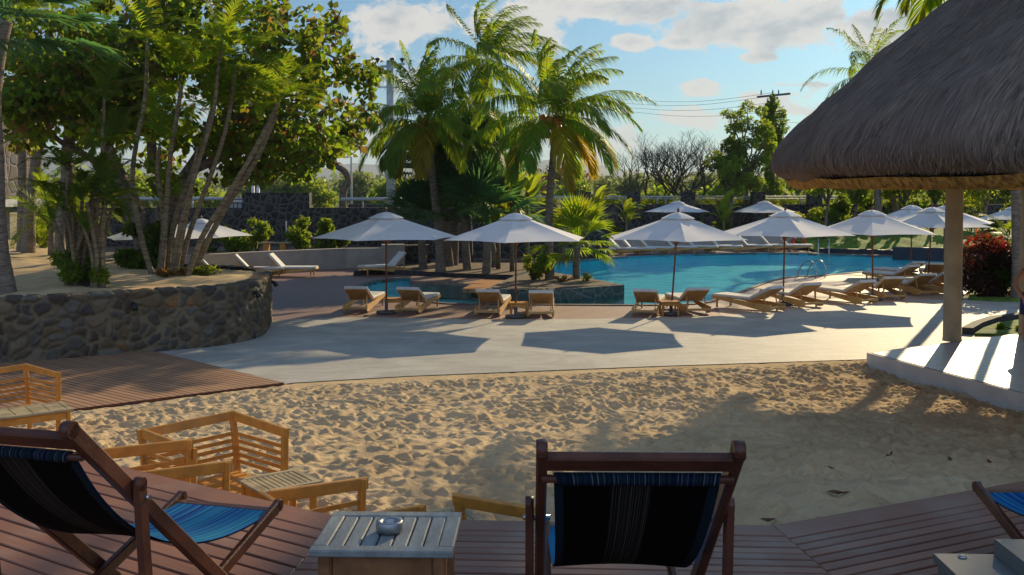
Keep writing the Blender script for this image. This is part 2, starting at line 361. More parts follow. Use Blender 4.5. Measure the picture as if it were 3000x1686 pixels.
shore = GP([(2100, 877), (2153, 863), (2225, 834), (2280, 819), (2321, 813), (2394, 811), (2521, 799), (2612, 791), (2673, 784), (2770, 775)]) + [tuple(G(2800, 815)[:2]), (14.0, 31), (13, 29.0)] + GP([(2780, 879), (2560, 890), (2420, 898), (2300, 906), (2110, 925)])
sheet('pool_shore', shore, [], -0.006, BOARDS_T)
# pool coping
def strip(name, poly, w, z0, z1, mat, kind='structure'):
    n = len(poly); out = []
    for i in range(n):
        a = Vector(poly[i-1]); b = Vector(poly[i]); c = Vector(poly[(i+1) % n])
        d = ((c-b).normalized()+(b-a).normalized()).normalized(); out.append((b.x+d.y*w, b.y-d.x*w))
    vs = []
    for p, q in zip(poly, out): vs += [(p[0], p[1], z1), (q[0], q[1], z1), (q[0], q[1], z0), (p[0], p[1], z0)]
    fs = []
    for i in range(n):
        j = (i+1) % n
        for k in range(4):
            l = (k+1) % 4; fs.append((i*4+k, j*4+k, j*4+l, i*4+l))
    m_ = MB(); m_.add(vs, fs); o = m_.build(name, mat)
    if kind: o['kind'] = kind
    return o
ar = sum(POOL[i][0]*POOL[(i+1) % len(POOL)][1]-POOL[(i+1) % len(POOL)][0]*POOL[i][1] for i in range(len(POOL)))
strip('pool_coping', POOL, (.16 if ar > 0 else -.16), -.10, .02, M('coping', (.16, .13, .12), .7, .2, 6, .3, 30))
# basin
TILE = bpy.data.materials.new('pool_tile'); TILE.use_nodes = True; nt = TILE.node_tree; b = nt.nodes['Principled BSDF']
tc = nt.nodes.new('ShaderNodeTexCoord'); br = nt.nodes.new('ShaderNodeTexVoronoi'); br.inputs['Scale'].default_value = 1.6; br.feature = 'DISTANCE_TO_EDGE'
nzv = nt.nodes.new('ShaderNodeTexNoise'); nzv.inputs['Scale'].default_value = 1.4; nt.links.new(tc.outputs['Object'], nzv.inputs[0]); nt.links.new(nzv.outputs[1], br.inputs[0])
nt.links.new(mixc(nt, mapr(nt, noise(nt, tc.outputs['Object'], 1.2, 4), .35, .7), (.08, .86, .90), (.03, .66, .86)), b.inputs['Base Color']); b.inputs['Roughness'].default_value = .5
m_ = MB(); n = len(POOL)
m_.add([(p[0], p[1], -.02) for p in POOL]+[(p[0], p[1], -.55) for p in POOL], [(i, (i+1) % n, n+(i+1) % n, n+i) for i in range(n)])
tr = tessellate_polygon([[Vector((p[0], p[1], 0)) for p in POOL]]); m_.add([(p[0], p[1], -.55) for p in POOL], [tuple(t) for t in tr])
m_.build('pool_basin', TILE)['kind'] = 'structure'
WATER = bpy.data.materials.new('water'); WATER.use_nodes = True; nt = WATER.node_tree; nt.nodes.clear()
tc = nt.nodes.new('ShaderNodeTexCoord'); mp = nt.nodes.new('ShaderNodeMapping'); mp.inputs['Scale'].default_value = (1, 1.3, 1); nt.links.new(tc.outputs['Object'], mp.inputs[0])
h = mth(nt, 'ADD', mth(nt, 'MULTIPLY', noise(nt, mp.outputs[0], 1.1, 3, .5, .6), 1.0), mth(nt, 'MULTIPLY', noise(nt, mp.outputs[0], 5, 3, .55), .30))
bn = nt.nodes.new('ShaderNodeBump'); bn.inputs['Strength'].default_value = 1; bn.inputs['Distance'].default_value = .13; nt.links.new(h, bn.inputs['Height'])
fr = nt.nodes.new('ShaderNodeFresnel'); fr.inputs[0].default_value = 1.33; nt.links.new(bn.outputs[0], fr.inputs[1])
gl = nt.nodes.new('ShaderNodeBsdfGlossy'); gl.inputs['Roughness'].default_value = .02; nt.links.new(bn.outputs[0], gl.inputs['Normal']); gl.inputs[0].default_value = (.95, .97, 1, 1)
tr_ = nt.nodes.new('ShaderNodeBsdfTransparent'); tr_.inputs[0].default_value = (.66, .98, 1, 1)
mx = nt.nodes.new('ShaderNodeMixShader'); nt.links.new(mth(nt, 'MULTIPLY', fr.outputs[0], .62, clamp=True), mx.inputs[0])
nt.links.new(tr_.outputs[0], mx.inputs[1]); nt.links.new(gl.outputs[0], mx.inputs[2]); o_ = nt.nodes.new('ShaderNodeOutputMaterial'); nt.links.new(mx.outputs[0], o_.inputs[0])
sheet('pool_water', POOL, [], -.07, WATER)
# peninsula, island and bridge (real blocks standing in the pool)
def block(name, pxs, z0, z1, mat, label=None, cat=None, ztop_mat=None, kindv='structure'):
    poly = [tuple(G(x, y, z1)[:2]) for x, y in pxs]
    m_ = MB(); m_.prism(poly, z0, z1); o = m_.build(name, mat)
    if kindv: o['kind'] = kindv
    if label: tag(o, label, cat)
    return poly
pen = block('planting_bed', [(1040, 797), (1100, 792), (1180, 794), (1340, 803), (1500, 808), (1560, 790), (1580, 772), (1400, 764), (1180, 770), (1090, 782)], -1.2, .14, SOIL)
strip('bed_kerb', pen, .10 * (1 if sum(pen[i][0]*pen[(i+1) % len(pen)][1]-pen[(i+1) % len(pen)][0]*pen[i][1] for i in range(len(pen))) > 0 else -1), -.05, .17, DARKST)
isl = [(1424, 846), (1550, 850), (1640, 849), (1829, 835), (1705, 811), (1630, 800), (1560, 798), (1500, 812)]
ip = [tuple(G(x, y, .25)[:2]) for x, y in isl]
m_ = MB(); m_.prism(ip, -1.25, .25); o = m_.build('island', STONEK); o['kind'] = 'structure'
cen = Vector((sum(p[0] for p in ip)/len(ip), sum(p[1] for p in ip)/len(ip)))
ip2 = [(cen.x+(p[0]-cen.x)*.93, cen.y+(p[1]-cen.y)*.90) for p in ip]
m_ = MB(); m_.prism(ip2, .2, .262); m_.build('island_soil', SOIL)['kind'] = 'structure'
BRW = mat_boards('bridge_boards', (.52, .23, .08), (.36, .15, .06), .12, math.radians(8), .08)
bp = [tuple(G(x, y, .08)[:2]) for x, y in [(1355, 846), (1424, 850), (1500, 822), (1405, 819)]]
m_ = MB(); m_.prism(bp, -.04, .08); m_.build('footbridge', BRW)['kind'] = 'structure'
bp = [tuple(G(x, y, .03)[:2]) for x, y in [(1200, 823), (1380, 832), (1420, 816), (1205, 809)]]
m_ = MB(); m_.prism(bp, -.5, .03); m_.build('pool_step', M('step_wood', (.30, .18, .14), .6, .2, 4, .2, 40))['kind'] = 'structure'
# ---------------------------------------------------------------- sand court (real relief)
def yedge(x): return np.where(x > -3.67, 15.97+.238*(x+3.67), 15.97+.75*(x+3.67))
def sandz(x, y):
    x = np.asarray(x, float); y = np.asarray(y, float)
    ye = yedge(x)-np.clip((x-3.0)*1.25, 0, 6); t = np.clip((ye-y)/(ye-5.0), 0, 1.15); z = .75*t
    pile = np.clip((x-.1)/1.6, 0, 1)*np.clip((7.5-x)/3, 0, 1)*np.clip((9.2-y)/3.4, 0, 1)**1.15
    return z + .62*pile*pile*(3-2*pile) - .012
def vnoise(x, y, s, seed):
    r = np.random.default_rng(seed); T = r.random((256, 256)); x = x/s; y = y/s
    xi = np.floor(x).astype(int); yi = np.floor(y).astype(int); fx = x-xi; fy = y-yi; fx = fx*fx*(3-2*fx); fy = fy*fy*(3-2*fy)
    g_ = lambda a, b_: T[a % 256, b_ % 256]
    return (g_(xi, yi)*(1-fx)+g_(xi+1, yi)*fx)*(1-fy)+(g_(xi, yi+1)*(1-fx)+g_(xi+1, yi+1)*fx)*fy - .5
xs = np.linspace(-10, 9.5, 860); ys = np.linspace(3.9, 19.2, 740)
XX, YY = np.meshgrid(xs, ys); ZZ = sandz(XX, YY)
amp = np.clip((yedge(XX)-YY)/.8, 0.12, 1)
bump = vnoise(XX, YY, .9, 1)*.06 + vnoise(XX+.3*vnoise(XX, YY, 1, 5), YY, .26, 2)*.034 + vnoise(XX, YY, .12, 3)*.035 + vnoise(XX, YY, .065, 4)*.022
dxs = xs[1]-xs[0]; dys = ys[1]-ys[0]
for _ in range(8000):
    cx = rng.uniform(-9, 9); cy = rng.uniform(4.4, 18.5); a = rng.uniform(0, math.pi); l = rng.uniform(.065, .13); w = l*rng.uniform(.45, .8); dp = rng.uniform(.012, .042)
    i0 = int((cx-.45-xs[0])/dxs); i1 = int((cx+.45-xs[0])/dxs)+1; j0 = int((cy-.45-ys[0])/dys); j1 = int((cy+.45-ys[0])/dys)+1
    i0 = max(i0, 0); j0 = max(j0, 0)
    sx = XX[j0:j1, i0:i1]-cx; sy = YY[j0:j1, i0:i1]-cy
    u = (sx*math.cos(a)+sy*math.sin(a))/l; v = (-sx*math.sin(a)+sy*math.cos(a))/w; r2 = u*u+v*v
    bump[j0:j1, i0:i1] += -dp*np.exp(-r2*1.3) + dp*.6*np.exp(-(np.sqrt(r2)-1.4)**2*7)
ZZ = ZZ + bump*amp
uo = (YY < 4.95+np.maximum(XX-1.3, 0)*.467)
ZZ = np.where(uo, np.minimum(ZZ, 1.375), ZZ)
keep = (YY <= yedge(XX)+.25) & ~((YY > 17.95) & (XX > 6.7))
nx, ny = len(xs), len(ys)
idx = np.arange(nx*ny).reshape(ny, nx)
fm = keep[:-1, :-1] & keep[1:, 1:]
f = np.stack([idx[:-1, :-1][fm], idx[:-1, 1:][fm], idx[1:, 1:][fm], idx[1:, :-1][fm]], 1)
ZZ = np.where(YY > yedge(XX)-.01, np.minimum(ZZ, -.012), ZZ)
o = mesh_np('sand', np.stack([XX.ravel(), YY.ravel(), ZZ.ravel()], 1), f, SAND, smooth=True); o['kind'] = 'structure'
def sz(x, y): return float(sandz(np.array(x), np.array(y)))
# ---------------------------------------------------------------- foreground deck: real planks in three mitred fields
DZ = 1.44
def deckfield(name, A, B, La, Lb, depth, pitch, first):
    """edge from A to B (left to right seen from the camera); La/Lb: mitre directions going towards the camera"""
    A = Vector(A); B = Vector(B); d = (B-A).normalized(); nrm = Vector((d.y, -d.x))
    if nrm.y > 0: nrm = -nrm
    ang = math.atan2(d.y, d.x); m_ = MB(); t = 0; k = 0
    def xr(s):
        p = A + La*(s/La.dot(nrm)); q = B + Lb*(s/Lb.dot(nrm)); return (p-A).dot(d), (q-A).dot(d)
    while t < depth:
        w = first if k == 0 else pitch; g_ = .014; t0, t1 = t, t+w-g_
        a0, b0 = xr(t0); a1, b1 = xr(t1); zt = random.uniform(-.0015, .0015); th = .028
        q = [(a0, -t0), (b0, -t0), (b1, -t1), (a1, -t1)]
        e = .004
        top = [(a0+e, -t0-e), (b0-e, -t0-e), (b1-e, -t1+e), (a1+e, -t1+e)]
        vs = [(x, y, -th) for x, y in q]+[(x, y, zt-e) for x, y in q]+[(x, y, zt) for x, y in top]
        fs = [(3, 2, 1, 0)[::-1], (8, 11, 10, 9)]
        for i in range(4):
            j = (i+1) % 4; fs += [(i, j, j+4, i+4)[::-1], (i+4, j+4, j+8, i+8)[::-1]]
        m_.add(vs, fs); t += w; k += 1
    o = m_.build(name, PLANK); o.location = (A.x, A.y, DZ); o.rotation_euler = (0, 0, ang); o['kind'] = 'structure'; return o
LA = Vector((-.08, -.64)).normalized(); LB = Vector((.07, -.54)).normalized()
dA, dB, dC = V3(-.87, 5.05), V3(1.3, 4.86), V3(4.5, 6.39)
dA = Vector((-.87, 5.02)); dB = Vector((1.30, 4.90)); dC = Vector((5.2, 6.72)); dL = Vector((-5.2, 7.75))
deckfield('deck', dA, dB, LA, LB, 3.6, .078, .16)
deckfield('deck', dL, dA, Vector((-.5, -1)).normalized(), LA, 6.5, .106, .20)
deckfield('deck', dB, dC, LB, Vector((.5, -1)).normalized(), 5.5, .078, .19)
m_ = MB(); m_.prism([tuple(dL), (-9, 4), (-9, -3), (9, -3), (9, 5), tuple(dC), tuple(dB), tuple(dA)], DZ-.16, DZ-.075)
m_.build('deck_underside', M('deck_joist', (.05, .03, .025), .9, .2))['kind'] = 'structure'
# fascia
m_ = MB()
for a, b in ((dL, dA), (dA, dB), (dB, dC)): m_.bar((a.x, a.y-.02, DZ-.12), (b.x, b.y-.02, DZ-.12), .025, .17)
m_.build('deck_fascia', MAHO)['kind'] = 'structure'
# ramp of boards in front of the stone planter
r0 = [G(170, 1212), G(830, 1128), G(460, 1036), G(0, 1110), G(-260, 1140)]
rp = [(-12, 9.0), (-8.6, 12.2), (r0[0].x, r0[0].y), (r0[1].x, r0[1].y), (r0[2].x, r0[2].y), (-13, 20.5)]
RAMP = mat_boards('ramp_boards', (.42, .235, .13), (.27, .145, .085), .115, math.radians(38.5), .14, .6)
m_ = MB(); m_.prism(rp, -.05, .035); m_.build('boardwalk', RAMP)['kind'] = 'structure'
m_ = MB()
for a, b in ((rp[1], rp[2]), (rp[2], rp[3])):
    a = Vector(a); b = Vector(b); d_ = (b-a).normalized(); nn = Vector((d_.y, -d_.x))*.016; m_.bar((a.x+nn.x, a.y+nn.y, .006), (b.x+nn.x, b.y+nn.y, .006), .028, .066)
m_.build('boardwalk_edge', MAHO)['kind'] = 'structure'
# ---------------------------------------------------------------- stone planter (curved retaining wall with real stone relief)
PZ = 1.12
ctl = [(-12.5, 15.6), (-10.5, 17.2)] + [tuple(G(x, y)[:2]) for x, y in [(0, 1068), (160, 1058), (300, 1045), (460, 1030), (600, 1018), (690, 1005), (745, 992), (775, 974), (788, 950)]] + \
      [((x-1500)/F*d, d) for x, d in ((786, 24.1), (752, 25.0), (660, 25.6), (520, 26.3), (380, 27.4), (230, 30.2))]+[(-15, 35), (-18, 40)]
def catmull(pts, n):
    out = []; p = [Vector(q).to_3d() if len(q) == 2 else Vector(q) for q in pts]; p = [p[0]*2-p[1]]+p+[p[-1]*2-p[-2]]
    for i in range(1, len(p)-2):
        for k in range(n):
            t = k/n; a, b, c, d = p[i-1:i+3]
            out.append(.5*((2*b)+(c-a)*t+(2*a-5*b+4*c-d)*t*t+(3*b-a-3*c+d)*t**3))
    return out+[p[-2]]
path = catmull(ctl, 40)
L_ = [0]
for i in range(1, len(path)): L_.append(L_[-1]+(path[i]-path[i-1]).length)
tot_l = L_[-1]; ns = int(tot_l/.025); sarr = np.linspace(0, tot_l, ns)
pxx = np.interp(sarr, L_, [p.x for p in path]); pyy = np.interp(sarr, L_, [p.y for p in path])
tx = np.gradient(pxx); ty = np.gradient(pyy); ln = np.hypot(tx, ty); nxv = ty/ln; nyv = -tx/ln     # outward (to the right of travel)
nv = 44; ncap = 12; zt = PZ+.06
prof = [(0, zt*k/(nv-1)) for k in range(nv)] + [(-.02-.30*k/(ncap-1), zt+.012) for k in range(ncap)]
rr = np.random.default_rng(11)
nsd = int(tot_l*zt*20); seeds = np.stack([rr.uniform(-.2, tot_l+.2, nsd*3), rr.uniform(0.0, zt-.17, nsd*3)], 1)
chosen = []
for s in seeds:
    if all(((s[0]-c[0])/1.15)**2+(s[1]-c[1])**2 > rr.uniform(.10, .26)**2 for c in chosen[-140:]) and all(abs(s[0]-c[0]) > .3 or (((s[0]-c[0])/1.15)**2+(s[1]-c[1])**2 > .12**2) for c in chosen): chosen.append(s)
x_ = 0
while x_ < tot_l:
    chosen.append(np.array([x_, zt-.045])); x_ += rr.uniform(.28, .5)
seeds = np.array(chosen); cols = np.array([(.105, .072, .040), (.080, .058, .040), (.085, .075, .058), (.13, .085, .038), (.055, .045, .038), (.065, .040, .024), (.17, .125, .075), (.12, .11, .09)])[rr.integers(0, 8, len(seeds))]
cols[rr.random(len(seeds)) < .035] = (.24, .10, .02)
ncap_m = seeds[:, 1] > zt-.06; cols[ncap_m] *= .8
SS, HH = np.meshgrid(sarr, np.array([p[1] for p in prof]), indexing='ij'); HH2 = HH.copy(); HH2[:, nv:] = zt-.02
OF = np.tile(np.array([p[0] for p in prof]), (ns, 1))
wx = SS+vnoise(SS, HH+5, .3, 21)*.20+vnoise(SS, HH, .09, 23)*.05; wy = HH2+vnoise(SS+9, HH, .24, 22)*.16*np.clip((zt-.12-HH2)/.1, 0.1, 1)+vnoise(SS+4, HH, .08, 24)*.035
d1 = np.full(SS.shape, 9.); d2 = np.full(SS.shape, 9.); i1 = np.zeros(SS.shape, int)
for k, sdd in enumerate(seeds):
    a0 = max(0, int((sdd[0]-.8)/(sarr[1]))); a1 = min(ns, int((sdd[0]+.8)/(sarr[1]))+2)
    dd = np.hypot((wx[a0:a1]-sdd[0])/1.15, (wy[a0:a1]-sdd[1])*(1.0 if sdd[1] < zt-.06 else 1.7))
    c = dd < d1[a0:a1]; d2[a0:a1] = np.where(c, d1[a0:a1], np.minimum(d2[a0:a1], dd)); i1[a0:a1] = np.where(c, k, i1[a0:a1]); d1[a0:a1] = np.where(c, dd, d1[a0:a1])
edge = d2-d1; st = np.clip((edge-.030-.03*vnoise(SS, HH, .2, 25))/.035, 0, 1); st = st*st*(3-2*st)
relief = st*(.045+.035*vnoise(SS, HH, .09, 31))+.012*vnoise(SS, HH, .05, 32)
relief[:, nv:] *= .6
px_ = pxx[:, None]+nxv[:, None]*(OF+np.where(OF == 0, relief, 0)); py_ = pyy[:, None]+nyv[:, None]*(OF+np.where(OF == 0, relief, 0))
pz_ = HH+np.where(OF < 0, relief-.01, 0)
npf = len(prof); gi = np.arange(ns*npf).reshape(ns, npf)
ff = np.stack([gi[:-1, :-1].ravel(), gi[1:, :-1].ravel(), gi[1:, 1:].ravel(), gi[:-1, 1:].ravel()], 1)
STP = bpy.data.materials.new('planter_stone'); STP.use_nodes = True; nt = STP.node_tree; b = nt.nodes['Principled BSDF']
at = nt.nodes.new('ShaderNodeAttribute'); at.attribute_name = 'stone'; tc = nt.nodes.new('ShaderNodeTexCoord')
c = mixc(nt, noise(nt, tc.outputs['Object'], 12, 6, .65), at.outputs[0], (.5, .5, .5), 'OVERLAY')
c = mixc(nt, mapr(nt, noise(nt, tc.outputs['Object'], 35, 3, .65), .35, .75, 0, .35), c, (.03, .028, .025))
nt.links.new(c, b.inputs['Base Color']); b.inputs['Roughness'].default_value = .8
bn = nt.nodes.new('ShaderNodeBump'); bn.inputs['Strength'].default_value = .5; bn.inputs['Distance'].default_value = .02; nt.links.new(noise(nt, tc.outputs['Object'], 40, 5), bn.inputs['Height']); nt.links.new(bn.outputs[0], b.inputs['Normal'])
pl = thing('stone_planter', 'curved raised planter wall of dark mottled stones with pale mortar', 'planter', (path[len(path)//3].x, path[len(path)//3].y, 0))
ox, oy = pl.location.x, pl.location.y
w_ = mesh_np('wall', np.stack([px_.ravel()-ox, py_.ravel()-oy, pz_.ravel()], 1), ff, STP, pl, smooth=True)
mort = np.array((.23, .18, .10)); colr = cols[i1]*st[..., None]+mort*(1-st[..., None])*(.75+.5*vnoise(SS, HH, .4, 40))[..., None]
moss = np.clip(vnoise(SS, HH, .8, 41)*3-.35, 0, 1)*np.clip(1-np.abs(SS-tot_l*.36)/4, 0, 1); colr = colr*(1-moss[..., None]*.5)+np.array((.22, .19, .03))*moss[..., None]*.5
ca = w_.data.color_attributes.new('stone', 'FLOAT_COLOR', 'POINT'); ca.data.foreach_set('color', np.concatenate([colr.reshape(-1, 3), np.ones((ns*npf, 1))], 1).astype(np.float32).ravel())
# sand inside the planter
inner = [(pxx[i]-nxv[i]*.25, pyy[i]-nyv[i]*.25) for i in range(0, ns, 12)] + [(-40, 42), (-40, 15)]
xs2 = np.linspace(-24, -5.2, 250); ys2 = np.linspace(15, 42, 260); X2, Y2 = np.meshgrid(xs2, ys2)
from mathutils.geometry import intersect_point_tri_2d
def inpoly(x, y, poly):
    r = np.zeros(x.shape, bool); n = len(poly); j = n-1
    for i in range(n):
        xi, yi = poly[i]; xj, yj = poly[j]
        c = ((yi > y) != (yj > y)) & (x < (xj-xi)*(y-yi)/((yj-yi) if abs(yj-yi) > 1e-9 else 1e-9)+xi); r ^= c; j = i
    return r
inner2 = [(pxx[i]-nxv[i]*.12, pyy[i]-nyv[i]*.12) for i in range(0, ns, 12)] + [(-60, 42), (-60, 15)]
ins = inpoly(X2, Y2, inner2)
Z2 = PZ-.0+vnoise(X2, Y2, 1.5, 50)*.10+vnoise(X2, Y2, .4, 51)*.05+vnoise(X2, Y2, .2, 52)*.03+.05
i2 = np.arange(X2.size).reshape(X2.shape); fm = ins[:-1, :-1] & ins[1:, 1:] & ins[1:, :-1] & ins[:-1, 1:]
o = mesh_np('planter_sand', np.stack([X2.ravel(), Y2.ravel(), Z2.ravel()], 1), np.stack([i2[:-1, :-1][fm], i2[:-1, 1:][fm], i2[1:, 1:][fm], i2[1:, :-1][fm]], 1), SAND, smooth=True); o['kind'] = 'structure'
# wall lamps on the planter
for (px, py) in ((385, 892), (735, 858), (798, 832)):
    q = G(px, 1000 if px < 700 else 985); 
    k = int(np.argmin(np.abs((1500+F*pxx/pyy)-px)+(pyy > 22.5)*999 + (np.abs(pyy-19) > 6)*999)) if px < 790 else int(np.argmin(np.abs(pyy-23.6)+(np.abs(pxx+6) > 2)*99))
    z = CZ-(py-562)*pyy[k]/F
    if px == 798: z = .95
    t = thing('wall_lamp', {385: 'small black lamp high on the middle of the stone planter wall', 735: 'small black lamp where the stone planter wall curves', 798: 'small black lamp on the far side of the planter end'}[px], 'lamp', (pxx[k]+nxv[k]*.03, pyy[k]+nyv[k]*.03, z), math.atan2(nyv[k], nxv[k]), 'lamps on the stone planter')
    BLK = M('black_metal', (.015, .015, .015), .45, .1)
    a = MB(); a.tube([(-.03, 0, 0), (.05, 0, 0)], .045, 12); a.build('mount', BLK, t)
    a = MB(); a.tube([(.04, 0, 0.01), (.10, 0, -.03), (.13, 0, -.10)], [.035, .05, .06], 12); a.build('lamp_head', BLK, t)
# ---------------------------------------------------------------- pavilion with thatched roof
C0 = Vector((11.0, 13.0)); RR = 7.4
gz = thing('thatched_pavilion', 'round pavilion with big conical thatched roof on plaster columns', 'pavilion', (C0.x, C0.y, 0))
THATCH = bpy.data.materials.new('thatch'); THATCH.use_nodes = True; nt = THATCH.node_tree; b = nt.nodes['Principled BSDF']
uv = nt.nodes.new('ShaderNodeUVMap'); mp = nt.nodes.new('ShaderNodeMapping'); mp.inputs['Scale'].default_value = (9, .55, 1); nt.links.new(uv.outputs[0], mp.inputs[0])
mp2 = nt.nodes.new('ShaderNodeMapping'); mp2.inputs['Scale'].default_value = (.6, .35, 1); nt.links.new(uv.outputs[0], mp2.inputs[0])
nA = noise(nt, mp.outputs[0], 4.5, 6, .7, .15); nB = noise(nt, mp2.outputs[0], 1.2, 5, .6)
mp3 = nt.nodes.new('ShaderNodeMapping'); mp3.inputs['Scale'].default_value = (1.3, .9, 1); nt.links.new(uv.outputs[0], mp3.inputs[0]); nC = noise(nt, mp3.outputs[0], 2.2, 5, .7, .4)
c = mixc(nt, mapr(nt, nA, .3, .7), (.11, .075, .052), (.43, .325, .25)); c = mixc(nt, mapr(nt, nB, .35, .7, 0, .6), c, (.19, .14, .135)); c = mixc(nt, mapr(nt, nC, .55, .8, 0, .55), c, (.05, .035, .03))
nt.links.new(c, b.inputs['Base Color']); b.inputs['Roughness'].default_value = .9; b.inputs['Specular IOR Level'].default_value = .15
bn = nt.nodes.new('ShaderNodeBump'); bn.inputs['Strength'].default_value = 1; bn.inputs['Distance'].default_value = .06
nt.links.new(mth(nt, 'ADD', nA, mth(nt, 'MULTIPLY', nC, .8)), bn.inputs['Height']); nt.links.new(bn.outputs[0], b.inputs['Normal'])
THY = M('thatch_underside', (.52, .30, .075), .9, .35, 3, .8, 9, stretch=(6, 6, .6))
def roofmesh(name, prof, nseg, mat, jit, seed, uvs=True):
    r0 = np.random.default_rng(seed); vs = []; L = [0]
    # resample the profile
    pr = []
    for (a, b_), (c_, d_) in zip(prof[:-1], prof[1:]):
        k = max(1, int(math.hypot(c_-a, d_-b_)/.10)); pr += [(a+(c_-a)*i/k, b_+(d_-b_)*i/k) for i in range(k)]
    pr.append(prof[-1]); pr = np.array(pr); 
    for _ in range(3): pr[1:-1] = (pr[:-2]+2*pr[1:-1]+pr[2:])/4
    sl = np.concatenate([[0], np.cumsum(np.hypot(*np.diff(pr, axis=0).T))])
    th = np.linspace(0, 2*math.pi, nseg+1)[:-1]
    TH, R_ = np.meshgrid(th, pr[:, 0], indexing='ij'); Zz = np.tile(pr[:, 1], (nseg, 1)); S_ = np.tile(sl, (nseg, 1))
    au = TH*RR
    nz_ = vnoise(au+100*0, S_, 1.1, seed)*.16*jit+vnoise(au, S_*.4, .35, seed+1)*.06*jit+vnoise(au, S_*.3, .1, seed+2)*.035*jit+vnoise(au+7, S_*2.2+au*.2, .8, seed+3)*.05*jit
    R2 = R_+nz_*np.clip(R_/2, 0, 1)*.8; Z2_ = Zz+nz_*.7
    V_ = np.stack([R2*np.cos(TH), R2*np.sin(TH), Z2_], -1).reshape(-1, 3); np_ = len(pr); q = np.arange(nseg*np_).reshape(nseg, np_); qn = np.roll(q, -1, 0)
    ff = np.stack([q[:, :-1].ravel(), qn[:, :-1].ravel(), qn[:, 1:].ravel(), q[:, 1:].ravel()], 1)
    o = mesh_np(name, V_, ff, mat, gz, smooth=True)
    u = o.data.uv_layers.new(name='UVMap'); a_ = np.stack([au, S_], -1); nxt = np.concatenate([a_[1:], a_[:1]+np.array([2*math.pi*RR, 0])], 0)
    uvv = np.stack([a_[:, :-1], nxt[:, :-1], nxt[:, 1:], a_[:, 1:]], 2).reshape(-1, 2); u.data.foreach_set('uv', uvv.astype(np.float32).ravel()); return o, V_
prof = [(6.5, 3.40), (7.0, 3.36), (7.32, 3.34), (7.48, 3.36), (7.57, 3.44), (7.60, 3.58), (7.52, 3.76), (7.36, 3.98), (7.05, 4.32), (6.4, 4.90), (5.0, 6.03), (3, 7.65), (1, 9.3), (.25, 9.95), (.02, 10.15)]
prof = [(a*.974, 3.25+(b_-3.34)*.95) for a, b_ in prof]
roof, RV = roofmesh('roof', prof, 900, THATCH, 1, 60)
# thatch strands standing proud of the surface
def strands(n, seed, rmin=0.0, name='thatch_strands', mat=THATCH, par=roof):
    r0 = np.random.default_rng(seed); vs = []; fs = []
    pr = np.array(prof[3:-1]); sl = np.concatenate([[0], np.cumsum(np.hypot(*np.diff(pr, axis=0).T))])
    s = r0.random(n)**1.6*sl[-1]*.9; th = np.radians(r0.uniform(95, 330, n))
    R_ = np.interp(s, sl, pr[:, 0]); Zq = np.interp(s, sl, pr[:, 1]); s2 = np.maximum(s-r0.uniform(.08, .2, n), -.0)
    R3 = np.interp(s2, sl, pr[:, 0])+r0.uniform(.01, .06, n); Z3 = np.interp(s2, sl, pr[:, 1])+r0.uniform(-.02, .04, n)
    t2 = th+r0.normal(0, .004, n); w = r0.uniform(.0006, .0012, n)
    a = np.stack([R_*np.cos(th-w), R_*np.sin(th-w), Zq], 1); b_ = np.stack([R_*np.cos(th+w), R_*np.sin(th+w), Zq], 1); c_ = np.stack([R3*np.cos(t2), R3*np.sin(t2), Z3], 1)
    V_ = np.stack([a, b_, c_], 1).reshape(-1, 3); o = mesh_np(name, V_, np.arange(3*n).reshape(n, 3), mat, par)
    u = o.data.uv_layers.new(name='UVMap'); uvv = np.repeat(np.stack([th*RR, s], 1), 3, 0)+r0.random((3*n, 2))*.02+np.repeat(r0.random((n, 1))*3, 3, 0); u.data.foreach_set('uv', uvv.astype(np.float32).ravel()); return o
strands(42000, 61)
prof_save = prof
prof = [(7.18, 3.27), (7.12, 3.18), (7.07, 3.11), (6.99, 3.09), (6.92, 3.16), (6.8, 3.40), (5.5, 4.4), (3, 6.2), (.3, 8.6)]
fringe, _ = roofmesh('thatch_lining', prof, 500, THY, .35, 70); prof = prof_save
PLAST = M('column_plaster', (.40, .33, .22), .7, .12, 2, .12, 30)
for ax, ay in ((8.35, 18.8), (10.2, 19.6), (15.5, 17.6), (17.2, 11.5), (12.5, 6.9)):
    t = MB(); x, y = ax-C0.x, ay-C0.y
    t.lathe([(.175, .272), (.165, .35), (.16, 1.8), (.155, 3.75)], 28, (x, y, 0)); t.build('column', PLAST, gz)
pp = [(6.25, 17.45), (7.18, 13.9), (8.1, 10.6), (9.6, 8.2), (13, 6.2), (20, 9), (21, 20.4), (9.95, 19.75)]
PLW = mat_boards('platform_boards', (.62, .60, .56), (.54, .52, .49), .16, math.radians(-25), .05, .38, .01)
t = MB(); t.prism([(x-C0.x, y-C0.y) for x, y in pp], -.3, .262); t.build('platform', WHITEW, gz)
t = MB(); t.prism([(C0.x+(x-C0.x)*.985-C0.x, C0.y+(y-C0.y)*.985-C0.y) for x, y in pp], .2, .272); t.build('platform_floor', PLW, gz)
